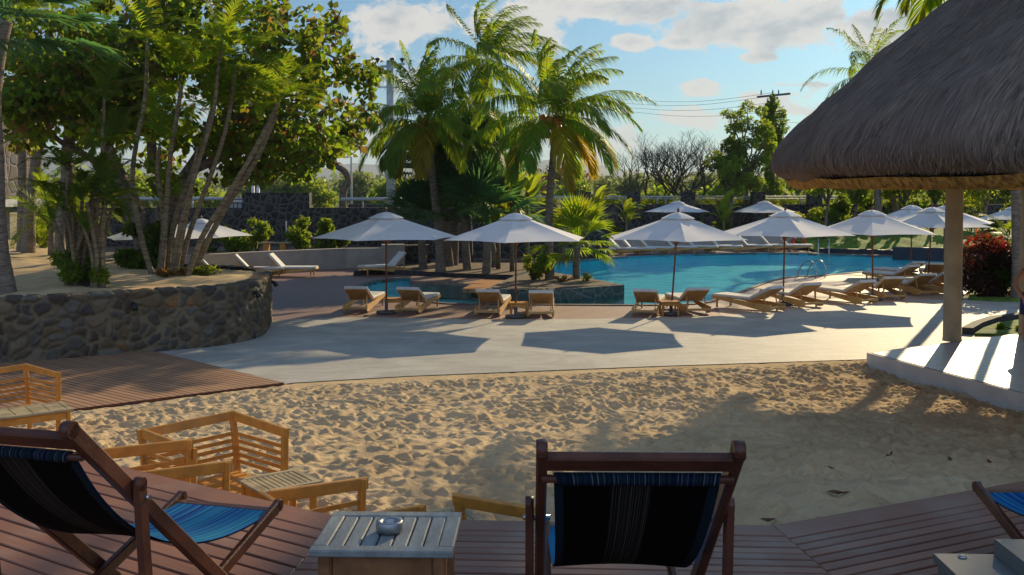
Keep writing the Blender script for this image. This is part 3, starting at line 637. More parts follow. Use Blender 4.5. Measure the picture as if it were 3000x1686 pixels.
# ---------------------------------------------------------------- deck chairs
def mat_canvas(name, under):
    m = bpy.data.materials.new(name); m.use_nodes = True; nt = m.node_tree; b = nt.nodes['Principled BSDF']
    tc = nt.nodes.new('ShaderNodeUVMap'); sp = nt.nodes.new('ShaderNodeSeparateXYZ'); nt.links.new(tc.outputs[0], sp.inputs[0]); u = sp.outputs[0]
    def bands(sc, seed, th, soft=.02):
        wn = nt.nodes.new('ShaderNodeTexNoise'); wn.noise_dimensions = '1D'; wn.inputs['Scale'].default_value = sc; wn.inputs['Detail'].default_value = 3
        nt.links.new(mth(nt, 'ADD', u, seed), wn.inputs['W']); return mapr(nt, wn.outputs[0], th, th+soft)
    if under == 2:
        c = mixc(nt, bands(60, 3, .5), (.006, .010, .018), (.008, .025, .042)); c = mixc(nt, bands(80, 9, .60), c, (.11, .12, .12)); c = mixc(nt, bands(30, 7, .62), c, (.006, .008, .035))
    elif under == 0:
        c = mixc(nt, bands(16, 3, .5), (.012, .15, .30), (.010, .07, .27)); c = mixc(nt, bands(40, 9, .62), c, (.02, .26, .32)); c = mixc(nt, bands(22, 7, .66), c, (.006, .012, .12))
    else:
        core = mth(nt, 'SUBTRACT', 1, mapr(nt, mth(nt, 'ABSOLUTE', mth(nt, 'SUBTRACT', u, .47)), .11, .125))
        st_ = mixc(nt, bands(60, 3, .5), (.008, .008, .010), (.035, .028, .022)); st_ = mixc(nt, bands(90, 5, .60), st_, (.09, .08, .065))
        c = mixc(nt, core, (.0035, .003, .003), st_); ed = mth(nt, 'ADD', mapr(nt, u, .93, .94), mth(nt, 'SUBTRACT', 1, mapr(nt, u, .05, .06)), clamp=True)
        c = mixc(nt, ed, c, (.012, .022, .032))
    nt.links.new(c, b.inputs['Base Color']); b.inputs['Roughness'].default_value = .9; b.inputs['Specular IOR Level'].default_value = .08
    bn = nt.nodes.new('ShaderNodeBump'); bn.inputs['Strength'].default_value = .3; bn.inputs['Distance'].default_value = .003
    mp = nt.nodes.new('ShaderNodeMapping'); mp.inputs['Scale'].default_value = (150, 300, 1); nt.links.new(tc.outputs[0], mp.inputs[0]); nt.links.new(noise(nt, mp.outputs[0], 2, 2), bn.inputs['Height']); nt.links.new(bn.outputs[0], b.inputs['Normal'])
    return m
CV_TOP = mat_canvas('canvas_top', 0); CV_UND = mat_canvas('canvas_under', 1); CV_HEM = mat_canvas('canvas_hem', 2)
def canvas(name, pts, hw0, hw1, mat, par, off=0, nu=14, droop=.012):
    pts = [Vector(p) for p in pts]; n = len(pts); vs = []; uv = []
    for i, p in enumerate(pts):
        d = (pts[min(i+1, n-1)]-pts[max(i-1, 0)]).normalized(); nr = Vector((1, 0, 0)).cross(d)
        hw = hw0+(hw1-hw0)*i/(n-1)
        hw *= 1-.05*math.sin(math.pi*i/(n-1))
        for k in range(nu):
            u = k/(nu-1); q = p+nr*(off+droop*math.cos((u-.5)*math.pi)*math.sin(math.pi*i/(n-1))); vs.append((-hw+2*hw*u, q.y, q.z)); uv.append((u, i/(n-1)))
    fs = [(i*nu+k, i*nu+k+1, (i+1)*nu+k+1, (i+1)*nu+k) for i in range(n-1) for k in range(nu-1)]
    m_ = MB(); m_.add(vs, fs, True); o = m_.build(name, mat, par); u_ = o.data.uv_layers.new(name='UVMap')
    for l in o.data.loops: u_.data[l.index].uv = uv[l.vertex_index]
    return o
def bez(p0, p1, p2, p3, n=20):
    p0, p1, p2, p3 = map(Vector, (p0, p1, p2, p3)); return [(1-t)**3*p0+3*(1-t)**2*t*p1+3*(1-t)*t*t*p2+t**3*p3 for t in [i/n for i in range(n+1)]]
def deck_chair(label, loc, rz):
    """origin on the deck under the middle of the top rail; the sitter faces +y"""
    t = thing('deck_chair', label, 'deck chair', loc, rz, 'striped canvas deck chairs on the deck')
    w = .272
    for s in (-1, 1):
        m_ = MB(); m_.bar((s*w, -.01, .95), (s*w, .99, .02), .032, .055, up=(0, 0, 1)); m_.tube([(s*w-.016, -.004, .944), (s*w+.016, -.004, .944)], .0275, 14); m_.build('back_rail', MAHO, t)
        m_ = MB(); m_.bar((s*(w+.034), .285, .70), (s*(w+.034), .34, .03), .026, .048, up=(0, 1, 0)); m_.tube([(s*(w+.034)-.013, .285, .70), (s*(w+.034)+.013, .285, .70)], .024, 12); m_.build('prop_leg', MAHO, t)
        m_ = MB(); m_.bar((s*(w-.034), 1.34, .30), (s*(w-.034), .33, .03), .028, .05); m_.tube([(s*(w-.034)-.014, 1.34, .30), (s*(w-.034)+.014, 1.34, .30)], .025, 12); m_.build('seat_rail', MAHO, t)
        m_ = MB(); m_.tube([(s*(w-.03), .31, .65), (s*(w+.055), .31, .65)], .009, 8); m_.build('bolt', STEEL, t)
    m_ = MB(); m_.bar((-w, .02, .905), (w, .02, .905), .03, .062, up=(0, -.66, .75)); m_.build('top_rail', MAHO, t)
    m_ = MB(); m_.bar((-w+.03, 1.315, .275), (w-.03, 1.315, .275), .05, .03); m_.build('front_rail', MAHO, t)
    m_ = MB(); m_.tube([(-w, .055, .845), (w, .055, .845)], .012, 10); m_.build('sling_rod', MAHO, t)
    m_ = MB(); m_.tube([(-w-.05, .335, .075), (w+.05, .335, .075)], .013, 10); m_.build('cross_bar', MAHO, t)
    m_ = MB(); m_.bar((-w+.02, .93, .085), (w-.02, .93, .085), .03, .02); m_.build('foot_bar', MAHO, t)
    pts = bez((0, .055, .86), (0, .27, .52), (0, .62, .25), (0, 1.31, .285), 28)
    canvas('sling', pts, .238, .234, CV_TOP, t, .003)
    canvas('sling_underside', pts, .238, .234, CV_UND, t, -.003)
    hp = [(0, .055+.019*math.cos(a), .845+.019*math.sin(a)) for a in [math.radians(x) for x in range(60, 420, 24)]]
    canvas('hem', hp, .240, .240, CV_HEM, t, 0, droop=0)
    return t
deck_chair('deck chair with black and blue sling, in the middle beside the ashtray table', ((1878-1500)/F*2.74, 2.74, DZ), math.radians(-1))
hd = math.radians(-15)
deck_chair('deck chair with black and blue sling at the left edge, turned slightly right', (-1.33-.272*math.cos(hd), 2.97-.272*math.sin(hd), DZ), hd)
deck_chair('deck chair cut off by the right edge with only its blue seat showing', (2.36, 3.20, DZ), math.radians(-1))
# ---------------------------------------------------------------- slatted side tables
def slat_table(label, loc, rz, w, d, h, top, leg, nsl, group='slatted teak side tables'):
    t = thing('side_table', label, 'table', loc, rz, group); b = .05; th = .024
    m_ = MB()
    for s in (-1, 1):
        m_.bar((-w/2, s*(d/2-b/2), h-th/2), (w/2, s*(d/2-b/2), h-th/2), b, th)
        m_.bar((s*(w/2-b/2), -d/2+b+.001, h-th/2), (s*(w/2-b/2), d/2-b-.001, h-th/2), b, th)
    iw = (w-2*b)/nsl
    for i in range(nsl): m_.bar((-w/2+b+iw*(i+.5), -d/2+b+.004, h-th/2-.002), (-w/2+b+iw*(i+.5), d/2-b-.004, h-th/2-.002), iw-.005, th-.003)
    m_.build('tabletop', top, t)
    for sx in (-1, 1):
        for sy in (-1, 1):
            m_ = MB(); m_.bar((sx*(w/2-.045), sy*(d/2-.045), 0), (sx*(w/2-.045), sy*(d/2-.045), h-th-.001), .045, .045, up=(0, 1, 0)); m_.build('leg', leg, t)
    m_ = MB()
    for s in (-1, 1):
        m_.bar((-w/2+.07, s*(d/2-.045), h-.07), (w/2-.07, s*(d/2-.045), h-.07), .022, .075); m_.bar((s*(w/2-.045), -d/2+.07, h-.07), (s*(w/2-.045), d/2-.07, h-.07), .022, .075)
    m_.build('apron', leg, t); return t
slat_table('weathered grey slatted side table holding the round ashtray', (-.420, 3.375, DZ), math.radians(-1.5), .465, .40, .5, TEAKG, MAHO if 0 else M('teak_dark', (.30, .13, .05), .5, .3, 6, .15, 50), 7)
at_ = G(1140, 1560, DZ+.5)
t = thing('ashtray', 'round brushed metal ashtray on the weathered slatted table', 'ashtray', (at_.x, at_.y+.01, DZ+.5))
m_ = MB(); BRUSH = M('brushed_metal', (.42, .42, .43), .42, .15, 60, .1, 200, metal=1, stretch=(1, 1, 8)); m_.lathe([(0, .001), (.042, .001), (.046, .006), (.046, .034), (.043, .0385), (.030, .036), (.024, .030), (.022, .012), (0, .010)], 40); m_.build('bowl', BRUSH, t)
m_ = MB(); m_.lathe([(0, .0105), (.0215, .0115), (.0216, .014), (0, .016)], 24); m_.build('ash', M('ash', (.03, .03, .03), .9, .3), t)
# cabinet at the lower right
t = thing('service_cabinet', 'pale grey painted cabinet with raised lid in the lower right corner', 'cabinet', (G(2735, 1622, DZ+.62).x, G(2735, 1622, DZ+.62).y, DZ), math.radians(-2))
CAB = M('cabinet_paint', (.15, .155, .145), .55, .08, 3, .03, 60)
m_ = MB(); m_.box((.45, -.30, .608), (.90, .60, .024)); m_.build('top', CAB, t)
m_ = MB(); m_.box((.022, -.30, .30), (.028, .57, .59)); m_.box((.878, -.30, .30), (.028, .57, .59)); m_.box((.45, -.016, .30), (.82, .022, .58)); m_.box((.45, -.30, .04), (.82, .54, .03)); m_.build('carcass', CAB, t)
m_ = MB(); m_.box((.45, -.575, .31), (.80, .02, .52)); dd = m_.build('door', CAB, t)
m_ = MB(); m_.bar((.78, -.60, .25), (.78, -.60, .4), .012, .012, up=(0, 1, 0)); m_.build('handle', STEEL, dd)
m_ = MB(); m_.box((.53, -.265, .655), (.72, .52, .022)); m_.box((.178, -.265, .642), (.018, .52, .042)); m_.box((.53, -.012, .64), (.70, .014, .036)); m_.build('lid', CAB, t)
m_ = MB(); m_.lathe([(0, .0), (.012, .0), (.012, .004), (0, .005)], 12, (.07, -.03, .620)); m_.build('screw', STEEL, t)
# ---------------------------------------------------------------- slatted teak armchairs on the sand
def arm_chair(label, fm, fwd, W_=.70, D_=.60, H_=.76, arms=True, drop=0.0, mat=TEAK):
    """fm: middle of the front edge (x, y); fwd: facing direction; local -y faces forward"""
    f_ = Vector(fwd).normalized(); rz = math.atan2(f_.y, f_.x)+math.pi/2
    base = Vector((fm[0]-f_.x*D_/2, fm[1]-f_.y*D_/2)); z = sz(base.x, base.y)-.01-drop
    t = thing('armchair', label, 'armchair', (base.x, base.y, z), rz, 'slatted teak armchairs on the sand')
    x = W_/2; y = D_/2
    def post(px, py, ox, oy, nm, zt=H_-.045):
        m_ = MB(); pts = [Vector((px-ox*.3, py-oy*.3, 0)), Vector((px, py, .22)), Vector((px+ox*.25, py+oy*.25, .42)), Vector((px+ox*.8, py+oy*.8, zt*.85)), Vector((px+ox*1.35, py+oy*1.35, zt))]
        for a, b_ in zip(pts[:-1], pts[1:]): m_.bar(a, b_+(b_-a).normalized()*.006, .036, .055, up=(1, 0, 0) if oy else (0, 1, 0))
        m_.build(nm, mat, t)
    o = .05
    for s in (-1, 1):
        post(s*x, y, 0, o, 'leg')
        post(s*x, -y, s*.0, -.01, 'leg', H_-.05 if arms else .33)
    # top rails
    m_ = MB(); m_.bar((-x-.03, y+o*1.35, H_-.055), (x+.03, y+o*1.35, H_-.045), .028, .072, up=(0, .25, 1)); m_.build('back_rail', mat, t)
    if arms:
        for s in (-1, 1):
            m_ = MB(); m_.bar((s*x, -y-.045, H_-.075), (s*x, y+.03, H_-.045), .032, .072, up=(0, 0, 1)); m_.build('arm_rail', mat, t)
    m_ = MB()
    for k in range(5):
        zz = .36+k*(H_-.15-.36)/5+.02; yo = y+o*max(0, (zz-.3))*2.2
        m_.bar((-x+.012, yo, zz), (x-.012, yo, zz), .014, .030)
    m_.build('back_slats', mat, t)
    if arms:
        for s in (-1, 1):
            m_ = MB()
            for k in range(5):
                zz = .36+k*(H_-.15-.36)/5+.02; m_.bar((s*x, -y, zz), (s*x, y-.01, zz), .014, .030)
            m_.build('side_slats', mat, t)
    m_ = MB()
    for k in range(7): m_.bar((-x+.02, -y+.04+k*(D_-.08)/6, .30), (x-.02, -y+.04+k*(D_-.08)/6, .30), .062, .018)
    for s in (-1, 1): m_.bar((s*(x-.01), -y, .265), (s*(x-.01), y, .265), .024, .05); 
    m_.bar((-x, -y+.005, .262), (x, -y+.005, .262), .022, .05); m_.build('seat', mat, t)
    return t
def mid(a, b): return ((a[0]+b[0])/2, (a[1]+b[1])/2)
# B: opening towards the table, whole frame visible
arm_chair('teak slatted armchair seen whole on the sand behind the small pale table', mid((-2.27, 6.87), (-1.70, 7.52)), (.76, -.66), .78, .62, .78)
arm_chair('teak slatted armchair at the left edge before the boardwalk', mid((-5.32, 11.72), (-5.95, 11.05)), (.82, -.58), .86, .66, .80)
arm_chair('teak armchair half hidden by the left deck chair, its two arms showing', mid((-2.36, 6.80), (-1.74, 6.36)), (.78, .60), .70, .60, .78)
arm_chair('teak armchair beyond the deck edge behind the ashtray table, arms pointing right', mid((-.98, 5.92), (-.46, 5.50)), (.80, .60), .66, .55, .78, drop=.07)
arm_chair('low teak bench back rail just left of the middle deck chair', (.10, 5.66), (.42, .9), .42, .40, .78, arms=False)
slat_table('small pale teak table in front of the whole teak armchair', (-1.66, 7.02, sz(-1.66, 7.0)-.02), math.radians(38), .46, .42, .46, TEAKP, TEAK, 9)
slat_table('pale teak table at the left edge beside the teak armchair', (-5.28, 10.62, sz(-5.3, 10.6)-.02), math.radians(38), .95, .50, .46, TEAKP, TEAK, 5)
slat_table('pale teak table corner showing just past the ashtray table', (-.42, 6.05, sz(-.5, 5.9)-.02), math.radians(28), .40, .34, .44, TEAKP, TEAK, 6)
# ---------------------------------------------------------------- parasols
CANV = bpy.data.materials.new('parasol_canvas'); CANV.use_nodes = True; nt = CANV.node_tree; b = nt.nodes['Principled BSDF']
tc = nt.nodes.new('ShaderNodeTexCoord'); c = mixc(nt, mapr(nt, noise(nt, tc.outputs['Object'], 1.6, 4), .3, .75), (.84, .84, .84), (.74, .75, .76))
nt.links.new(c, b.inputs['Base Color']); b.inputs['Roughness'].default_value = .85; b.inputs['Specular IOR Level'].default_value = .2
bn = nt.nodes.new('ShaderNodeBump'); bn.inputs['Strength'].default_value = .25; bn.inputs['Distance'].default_value = .02; nt.links.new(noise(nt, tc.outputs['Object'], 3, 4), bn.inputs['Height']); nt.links.new(bn.outputs[0], b.inputs['Normal'])
tl = nt.nodes.new('ShaderNodeBsdfTranslucent'); tl.inputs[0].default_value = (.72, .66, .54, 1); mx = nt.nodes.new('ShaderNodeMixShader'); mx.inputs[0].default_value = .26
nt.links.new(b.outputs[0], mx.inputs[1]); nt.links.new(tl.outputs[0], mx.inputs[2]); nt.links.new(mx.outputs[0], nt.nodes['Material Output'].inputs[0])
RIB = M('rib_wood', (.30, .14, .06), .5, .2)
def parasol(label, base, rot=0, lean=(0, 0), R=1.88, top=2.58, h0=1.93, seed=0, ribs=True, group='white parasols around the pool'):
    r = random.Random(seed); t = thing('parasol', label, 'parasol', base, 0, group)
    T = Vector((lean[0], lean[1], 0)); n = 6
    def lz(v): v = Vector(v); return v+T*(v.z/top)
    m_ = MB(); m_.tube([lz((0, 0, .05)), lz((0, 0, top-.05))], .024, 10); m_.build('pole', POLEW, t)
    m_ = MB(); m_.lathe([(.0, .0), (.26, .0), (.26, .05), (.24, .065), (.045, .07), (.04, .32), (.0, .32)], 20); m_.build('base', M('base_metal', (.10, .10, .10), .6, .2), t)
    # hexagonal canopy: six panels that sag between the ribs
    vs = []; fs = []; ni = 9; nj = 8
    for k in range(n):
        a0 = rot+k*math.pi/3; a1 = a0+math.pi/3; b0 = len(vs); sag = r.uniform(.03, .07)
        for i in range(ni):
            q = i/(ni-1); rad = .10+(R-.10)*q
            for j in range(nj):
                s = j/(nj-1); p = Vector((math.cos(a0), math.sin(a0), 0))*(1-s)+Vector((math.cos(a1), math.sin(a1), 0))*s
                z = top-.06-(top-.06-h0)*q**.94 - sag*math.sin(math.pi*s)*math.sin(math.pi*min(1, q*.75+.1))*1.0
                vs.append(lz((p.x*rad*(1-.02*math.sin(math.pi*s)*q), p.y*rad*(1-.02*math.sin(math.pi*s)*q), z+.035*q*math.sin(math.pi*s))))
        for i in range(ni-1):
            for j in range(nj-1): fs.append((b0+i*nj+j, b0+(i+1)*nj+j, b0+(i+1)*nj+j+1, b0+i*nj+j+1))
    m_ = MB(); m_.add(vs, fs, True); o = m_.build('canopy', CANV, t)
    # vented cap
    vs = [lz((0, 0, top+.01))]; fs = []
    for k in range(n*6):
        a = rot+k*math.pi/18; cc = math.cos(math.pi/6)/math.cos((k % 6)*math.pi/18-math.pi/6); 
        vs.append(lz((.22*cc*math.cos(a), .22*cc*math.sin(a), top-.045))); vs.append(lz((.46*cc*math.cos(a), .46*cc*math.sin(a), top-.155+r.uniform(-.008, .008))))
    N = n*6
    for k in range(N):
        j = (k+1) % N; fs += [(0, 1+2*k, 1+2*j), (1+2*k, 2+2*k, 2+2*j, 1+2*j)]
    m_ = MB(); m_.add(vs, fs, True); m_.build('vent', CANV, o)
    m_ = MB(); q = lz((0, 0, top)); m_.lathe([(0, -.03), (.02, -.02), (.024, .01), (.034, .03), (.03, .07), (.014, .10), (.0, .12)], 10, q); m_.build('finial', POLEW, t)
    if ribs:
        for k in range(n):
            a = rot+k*math.pi/3; m_ = MB(); e = lz((R*.985*math.cos(a), R*.985*math.sin(a), h0-.018)); c_ = lz((.03*math.cos(a), .03*math.sin(a), top-.10))
            m_.bar(c_, e, .018, .022); mm = c_.lerp(e, .5); m_.bar(lz((.03*math.cos(a), .03*math.sin(a), h0-.12)), mm, .016, .018); m_.build('rib', RIB, t)
        m_ = MB(); m_.lathe([(.045, -.05), (.05, .0), (.045, .04)], 12, lz((0, 0, h0-.12))); m_.build('hub', POLEW, t)
    return t
def gp(px, py, z=0): return tuple(G(px, py, z))
def pd(px, d, z=0): return ((px-1500)/F*d, d, z)
U = [('white parasol standing left of the near row, between the two leftmost loungers', gp(1132, 918), 15, (.0, 0)),
     ('white parasol beside the small teak table in front of the island', gp(1511, 930), 22, (-.02, 0)),
     ('white leaning parasol with sunlit right side, at the near pool edge in the centre', gp(1966, 922), 27, (.20, 0)),
     ('white parasol with pole in front of the life ring', gp(2294, 894), 30, (0, 0)),
     ('white parasol over the loungers on the right shore, left of the pavilion column', gp(2557, 880), 10, (0, 0)),
     ('white parasol with lit rim just left of the pavilion column', pd(2722, 33.5), 24, (0.05, 0)),
     ('white parasol behind the others left of the pavilion column, second from it', pd(2672, 38.5), 5, (.02, 0)),
     ('white parasol half hidden behind the pavilion column', pd(2768, 37.0), 0, (0, 0)),
     ('far white parasol at the right edge beside the dark palm trunk', pd(2968, 50, -.2), 0, (0, 0)),
     ('distant white parasol across the pool behind the leaning one', pd(1986, 57), 0, (0, 0)),
     ('distant white parasol across the pool behind the life ring', pd(2238, 57), 0, (0, 0)),
     ('white parasol behind the leaning palm stems on the left, right one of two', pd(594, 37, -.48), 5, (0, 0)),
     ('white parasol mostly hidden by the left plants, left one of two', pd(470, 33, -.35), 0, (0, 0))]
for i, (l, b_, r, ln) in enumerate(U): parasol(l, b_, math.radians(r), (ln[0]+.05*math.sin(i*2.7), ln[1]+.05*math.cos(i*1.9)), seed=i, h0=1.93+.03*math.sin(i*3.1))
# ---------------------------------------------------------------- sun loungers
TEAKL = M('teak_bleached', (.60, .35, .115), .5, .12, 4, .15, 50)
def make_lounger(back_h):
    TEAK = TEAKL
    t = thing('sun_lounger', 'x', 'sun lounger'); L = 1.95; w = .32; hy = -.30
    bl = .68; an = math.asin(min(.95, (back_h-.27)/bl)); ex, ez = -math.cos(an)*bl, math.sin(an)*bl
    m_ = MB()
    for s in (-1, 1):
        x = s*(w-.012); vs = []
        pr = [(-.95, .05), (-.80, .02), (.30, .17), (.80, .22), (.98, .25), (.98, .30), (-.95, .20)]
        for dx in (-.014, .014): vs += [(x+dx, y, z) for y, z in pr]
        n = len(pr); fs = [tuple(range(n-1, -1, -1)), tuple(range(n, 2*n))]+[(i, (i+1) % n, n+(i+1) % n, n+i) for i in range(n)]
        m_.add(vs, fs)
    m_.bar((-w, .97, .275), (w, .97, .275), .025, .05); m_.bar((-w, -.93, .12), (w, -.93, .12), .025, .06)
    for k in range(11): m_.bar((-w+.02, -.22+k*.115, .275), (w-.02, -.22+k*.115, .275), .07, .015)
    m_.build('frame', TEAK, t)
    for sx in (-1, 1):
        for y, h in ((.80, .24), (-.70, .12)):
            m_ = MB(); m_.bar((sx*(w-.03), y, 0), (sx*(w-.03), y, h), .045, .05, up=(0, 1, 0)); m_.build('leg', TEAK, t)
    m_ = MB(); a = Vector((0, hy, .27)); e = a+Vector((0, ex, ez))
    for s in (-1, 1): m_.bar(a+Vector((s*(w-.05), 0, 0)), e+Vector((s*(w-.05), 0, 0)), .035, .035)
    for k in range(8):
        p = a.lerp(e, (k+.5)/8); m_.bar(p+Vector((-w+.03, 0, 0)), p+Vector((w-.03, 0, 0)), .058, .014, up=(0, ez, -ex))
    for s in (-1, 1): m_.bar(a.lerp(e, .62)+Vector((s*(w-.08), 0, -.01)), Vector((s*(w-.08), hy-.46, .10)), .02, .03)
    m_.build('backrest', TEAK, t)
    nrm = Vector((0, ez, -ex)).normalized(); th = .075; m_ = MB()
    pl_ = [Vector((0, .96, .285)), Vector((0, hy+.02, .285)), e+Vector((0, -.01, .01))]
    pu = [p_+q for p_, q in zip(pl_, (Vector((0, 0, th)), Vector((0, .025, th)), nrm*th))]
    c = .018
    ring = []
    for x in (-w+.01, w-.01):
        sg = 1 if x < 0 else -1
        ring.append([(x+sg*c, p.y, p.z) for p in pl_]+[(x+sg*c, p.y, p.z) for p in pu]+[(x, (p.y+q.y)/2, (p.z+q.z)/2) for p, q in zip(pl_, pu)])
    A, B = ring; vs = A+B; n9 = 9
    fs = []
    for i in range(2):
        fs += [(3+i, 4+i, 9+4+i, 9+3+i), (i+1, i, 9+i, 9+i+1), (i, i+1, 7+i, 6+i), (6+i, 7+i, 4+i, 3+i), (9+i+1, 9+i, 9+6+i, 9+7+i), (9+7+i, 9+6+i, 9+3+i, 9+4+i)]
    fs += [(0, 6, 15, 9), (6, 3, 12, 15), (8, 2, 11, 17), (5, 8, 17, 14)]
    m_.add(vs, fs); mt = m_.build('mattress', CUSH, t)
    m_ = MB()
    for q in (.30, .62): m_.bar((-w+.008, .96-1.26*q, .285+th+.002), (w-.008, .96-1.26*q, .285+th+.002), .008, .004)
    m_.build('piping', CUSH, mt); return t
LOW = make_lounger(.60); HIGH = make_lounger(.78)
used = {}
def place_lounger(proto, label, head, feet, group, z=0):
    o = proto if id(proto) not in used else copy_tree(proto); used[id(proto)] = 1
    h = Vector(head); f_ = Vector(feet); d = (f_-h); d.z = 0; d.normalize()
    o.location = (h.x+d.x*.95, h.y+d.y*.95, z); o.rotation_euler = (0, 0, math.atan2(d.y, d.x)-math.pi/2); o['label'] = label; o['category'] = 'sun lounger'; o['group'] = group; return o
NG = 'teak sun loungers by the near pool edge'; RG = 'teak sun loungers on the right shore'; FG = 'sun loungers across the pool'; LG = 'white sun loungers by the low wall on the left'
for l, h, f_, g_ in [
    ('teak sun lounger with its slatted back to us, leftmost in the near row', (1040, 917), (1088, 896), NG),
    ('teak sun lounger just right of the leftmost parasol pole, turned to the right', (1192, 920), (1250, 898), NG),
    ('teak sun lounger left of the small table under the second parasol', (1427, 928), (1462, 903), NG),
    ('teak sun lounger right of the small table under the second parasol', (1585, 932), (1588, 905), NG),
    ('teak sun lounger left of the leaning parasol pole', (1888, 927), (1915, 901), NG),
    ('teak sun lounger just right of the leaning parasol pole', (2048, 922), (1985, 899), NG),
    ('teak sun lounger lying sideways with its feet left, under the fourth parasol', (2280, 916), (2110, 897), NG),
    ('teak sun lounger right of the fourth parasol pole, feet pointing left', (2385, 903), (2270, 885), RG),
    ('teak sun lounger under the fifth parasol, nearest one right of its neighbour', (2548, 893), (2385, 872), RG),
    ('teak sun lounger right of the fifth parasol pole with its back half hidden', (2622, 880), (2520, 855), RG),
    ('teak sun lounger just left of the pavilion column, nearer one', (2722, 868), (2590, 848), RG),
    ('teak sun lounger on the right shore with two pads seen edge on, nearer the pool', (2684, 836), (2510, 820), RG),
    ('teak sun lounger directly behind its twin on the right shore nearer the pool', (2696, 824), (2540, 808), RG),
    ('teak sun lounger with upright back turned to us left of the column', (2742, 828), (2705, 806), RG),
    ('teak sun lounger partly behind the pavilion column', (2790, 862), (2650, 842), RG)]:
    place_lounger(LOW, l, G(*h), G(*f_), g_)
for l, h, f_, g_ in [
    ('white sun lounger nearest the stone planter end by the low wall', (560, 814), (690, 811), LG),
    ('white sun lounger in the middle of the three by the low wall', (672, 813), (800, 811), LG),
    ('white sun lounger rightmost of the three by the low wall', (776, 809), (900, 809), LG),
    ('white sun lounger by the low wall facing left behind the first parasol', (1196, 801), (1080, 806), LG),
    ('far sun lounger behind the second parasol, leftmost', (1476, 752), (1540, 753), FG), ('far sun lounger behind the second parasol, just right of the leftmost', (1506, 751), (1570, 752), FG),
    ('far sun lounger just left of the main palm trunk', (1580, 750), (1650, 751), FG), ('far sun lounger behind the small fan palm', (1690, 747), (1760, 748), FG),
    ('far sun lounger first one right of the small fan palm', (1772, 746), (1840, 747), FG), ('far sun lounger second one right of the small fan palm', (1808, 745), (1885, 746), FG),
    ('far sun lounger third one right of the small fan palm', (1858, 743), (1935, 744), FG), ('far sun lounger fourth one right of the small fan palm', (1932, 741), (2005, 742), FG),
    ('far sun lounger directly behind the leaning parasol pole', (1992, 739), (2060, 740), FG), ('far sun lounger seen right of the leaning parasol pole', (2064, 738), (2130, 739), FG),
    ('far sun lounger between the leaning and the fourth parasol', (2150, 736), (2215, 737), FG), ('far sun lounger left of the life ring', (2215, 735), (2280, 736), FG), ('far sun lounger touching the left of the life ring', (2268, 735), (2335, 736), FG)]:
    place_lounger(HIGH, l, G(*h), G(*f_), g_)
for l, (px, py) in [('small teak table between the first two loungers', (1155, 914)), ('small teak table beside the second parasol pole', (1520, 928)), ('small teak table beside the leaning parasol pole', (1960, 924)), ('small teak table between loungers on the right shore', (2675, 852))]:
    slat_table(l, tuple(G(px, py)), math.radians(3), .48, .42, .36, TEAK, TEAK, 6, 'small teak tables between the loungers')
# ---------------------------------------------------------------- pool ladders and life ring
def ladder(label, p, dirx, diry, h=.85, ext=.55):
    t = thing('pool_ladder', label, 'pool ladder', p, math.atan2(diry, dirx), 'steel pool ladders')
    for s in (-1, 1):
        m_ = MB(); pts = [Vector((-.45, s*.25, 0))]+[Vector((-.45+.45*(1-math.cos(a)), s*.25, .35+(h-.35)*math.sin(a))) for a in [math.radians(x) for x in range(0, 120, 12)]]+[Vector((.38, s*.25, .1)), Vector((.38, s*.25, -.7))]
        pts = [Vector((-.45, s*.25, 0)), Vector((-.45, s*.25, h*.62)), Vector((-.38, s*.25, h*.86)), Vector((-.22, s*.25, h)), Vector((-.02, s*.25, h*.95)), Vector((.18, s*.25, h*.72)), Vector((.32, s*.25, h*.35)), Vector((.36, s*.25, 0)), Vector((.36, s*.25, -.7))]
        m_.tube(pts, .022, 8); m_.build('handrail', STEEL, t)
    for z in (-.1, -.35, -.6):
        m_ = MB(); m_.bar((.36, -.25, z), (.36, .25, z), .08, .02); m_.build('rung', STEEL, t)
q = G(2372, 812); ladder('steel pool ladder on the near right shore between the fourth and fifth parasols', (q.x, q.y-.1, 0), -.55, .85, .62)
q = G(2415, 746); ladder('steel pool ladder on the far side right of the life ring', (q.x, q.y+.1, 0), -.3, -.95, .75)
q = G(2339, 731)
t = thing('life_ring', 'red and white life ring hanging on the low wall across the pool', 'life ring', (q.x, q.y-.12, .42))
m_ = MB(); n = 40
for k in range(n):
    pass
def torus(R_, r_, n, m, a0=0, a1=2*math.pi):
    vs = []; fs = []; cl = abs(a1-a0-2*math.pi) < 1e-6; nn = n if cl else n+1
    for i in range(nn):
        a = a0+(a1-a0)*i/n
        for j in range(m):
            b_ = 2*math.pi*j/m; vs.append(((R_+r_*math.cos(b_))*math.cos(a), r_*math.sin(b_), (R_+r_*math.cos(b_))*math.sin(a)))
    for i in range(n if cl else n):
        for j in range(m): fs.append((i*m+j, ((i+1) % nn)*m+j, ((i+1) % nn)*m+(j+1) % m, i*m+(j+1) % m))
    return vs, fs
m_ = MB(); m_.add(*torus(.29, .085, 36, 10), True); m_.build('ring', M('ring_red', (.62, .035, .02), .45, .1), t)
for k in range(4):
    m_ = MB(); a = math.radians(45+90*k); m_.add(*torus(.29, .088, 3, 10, a-.13, a+.13), True); m_.build('band', WHITEW, t)
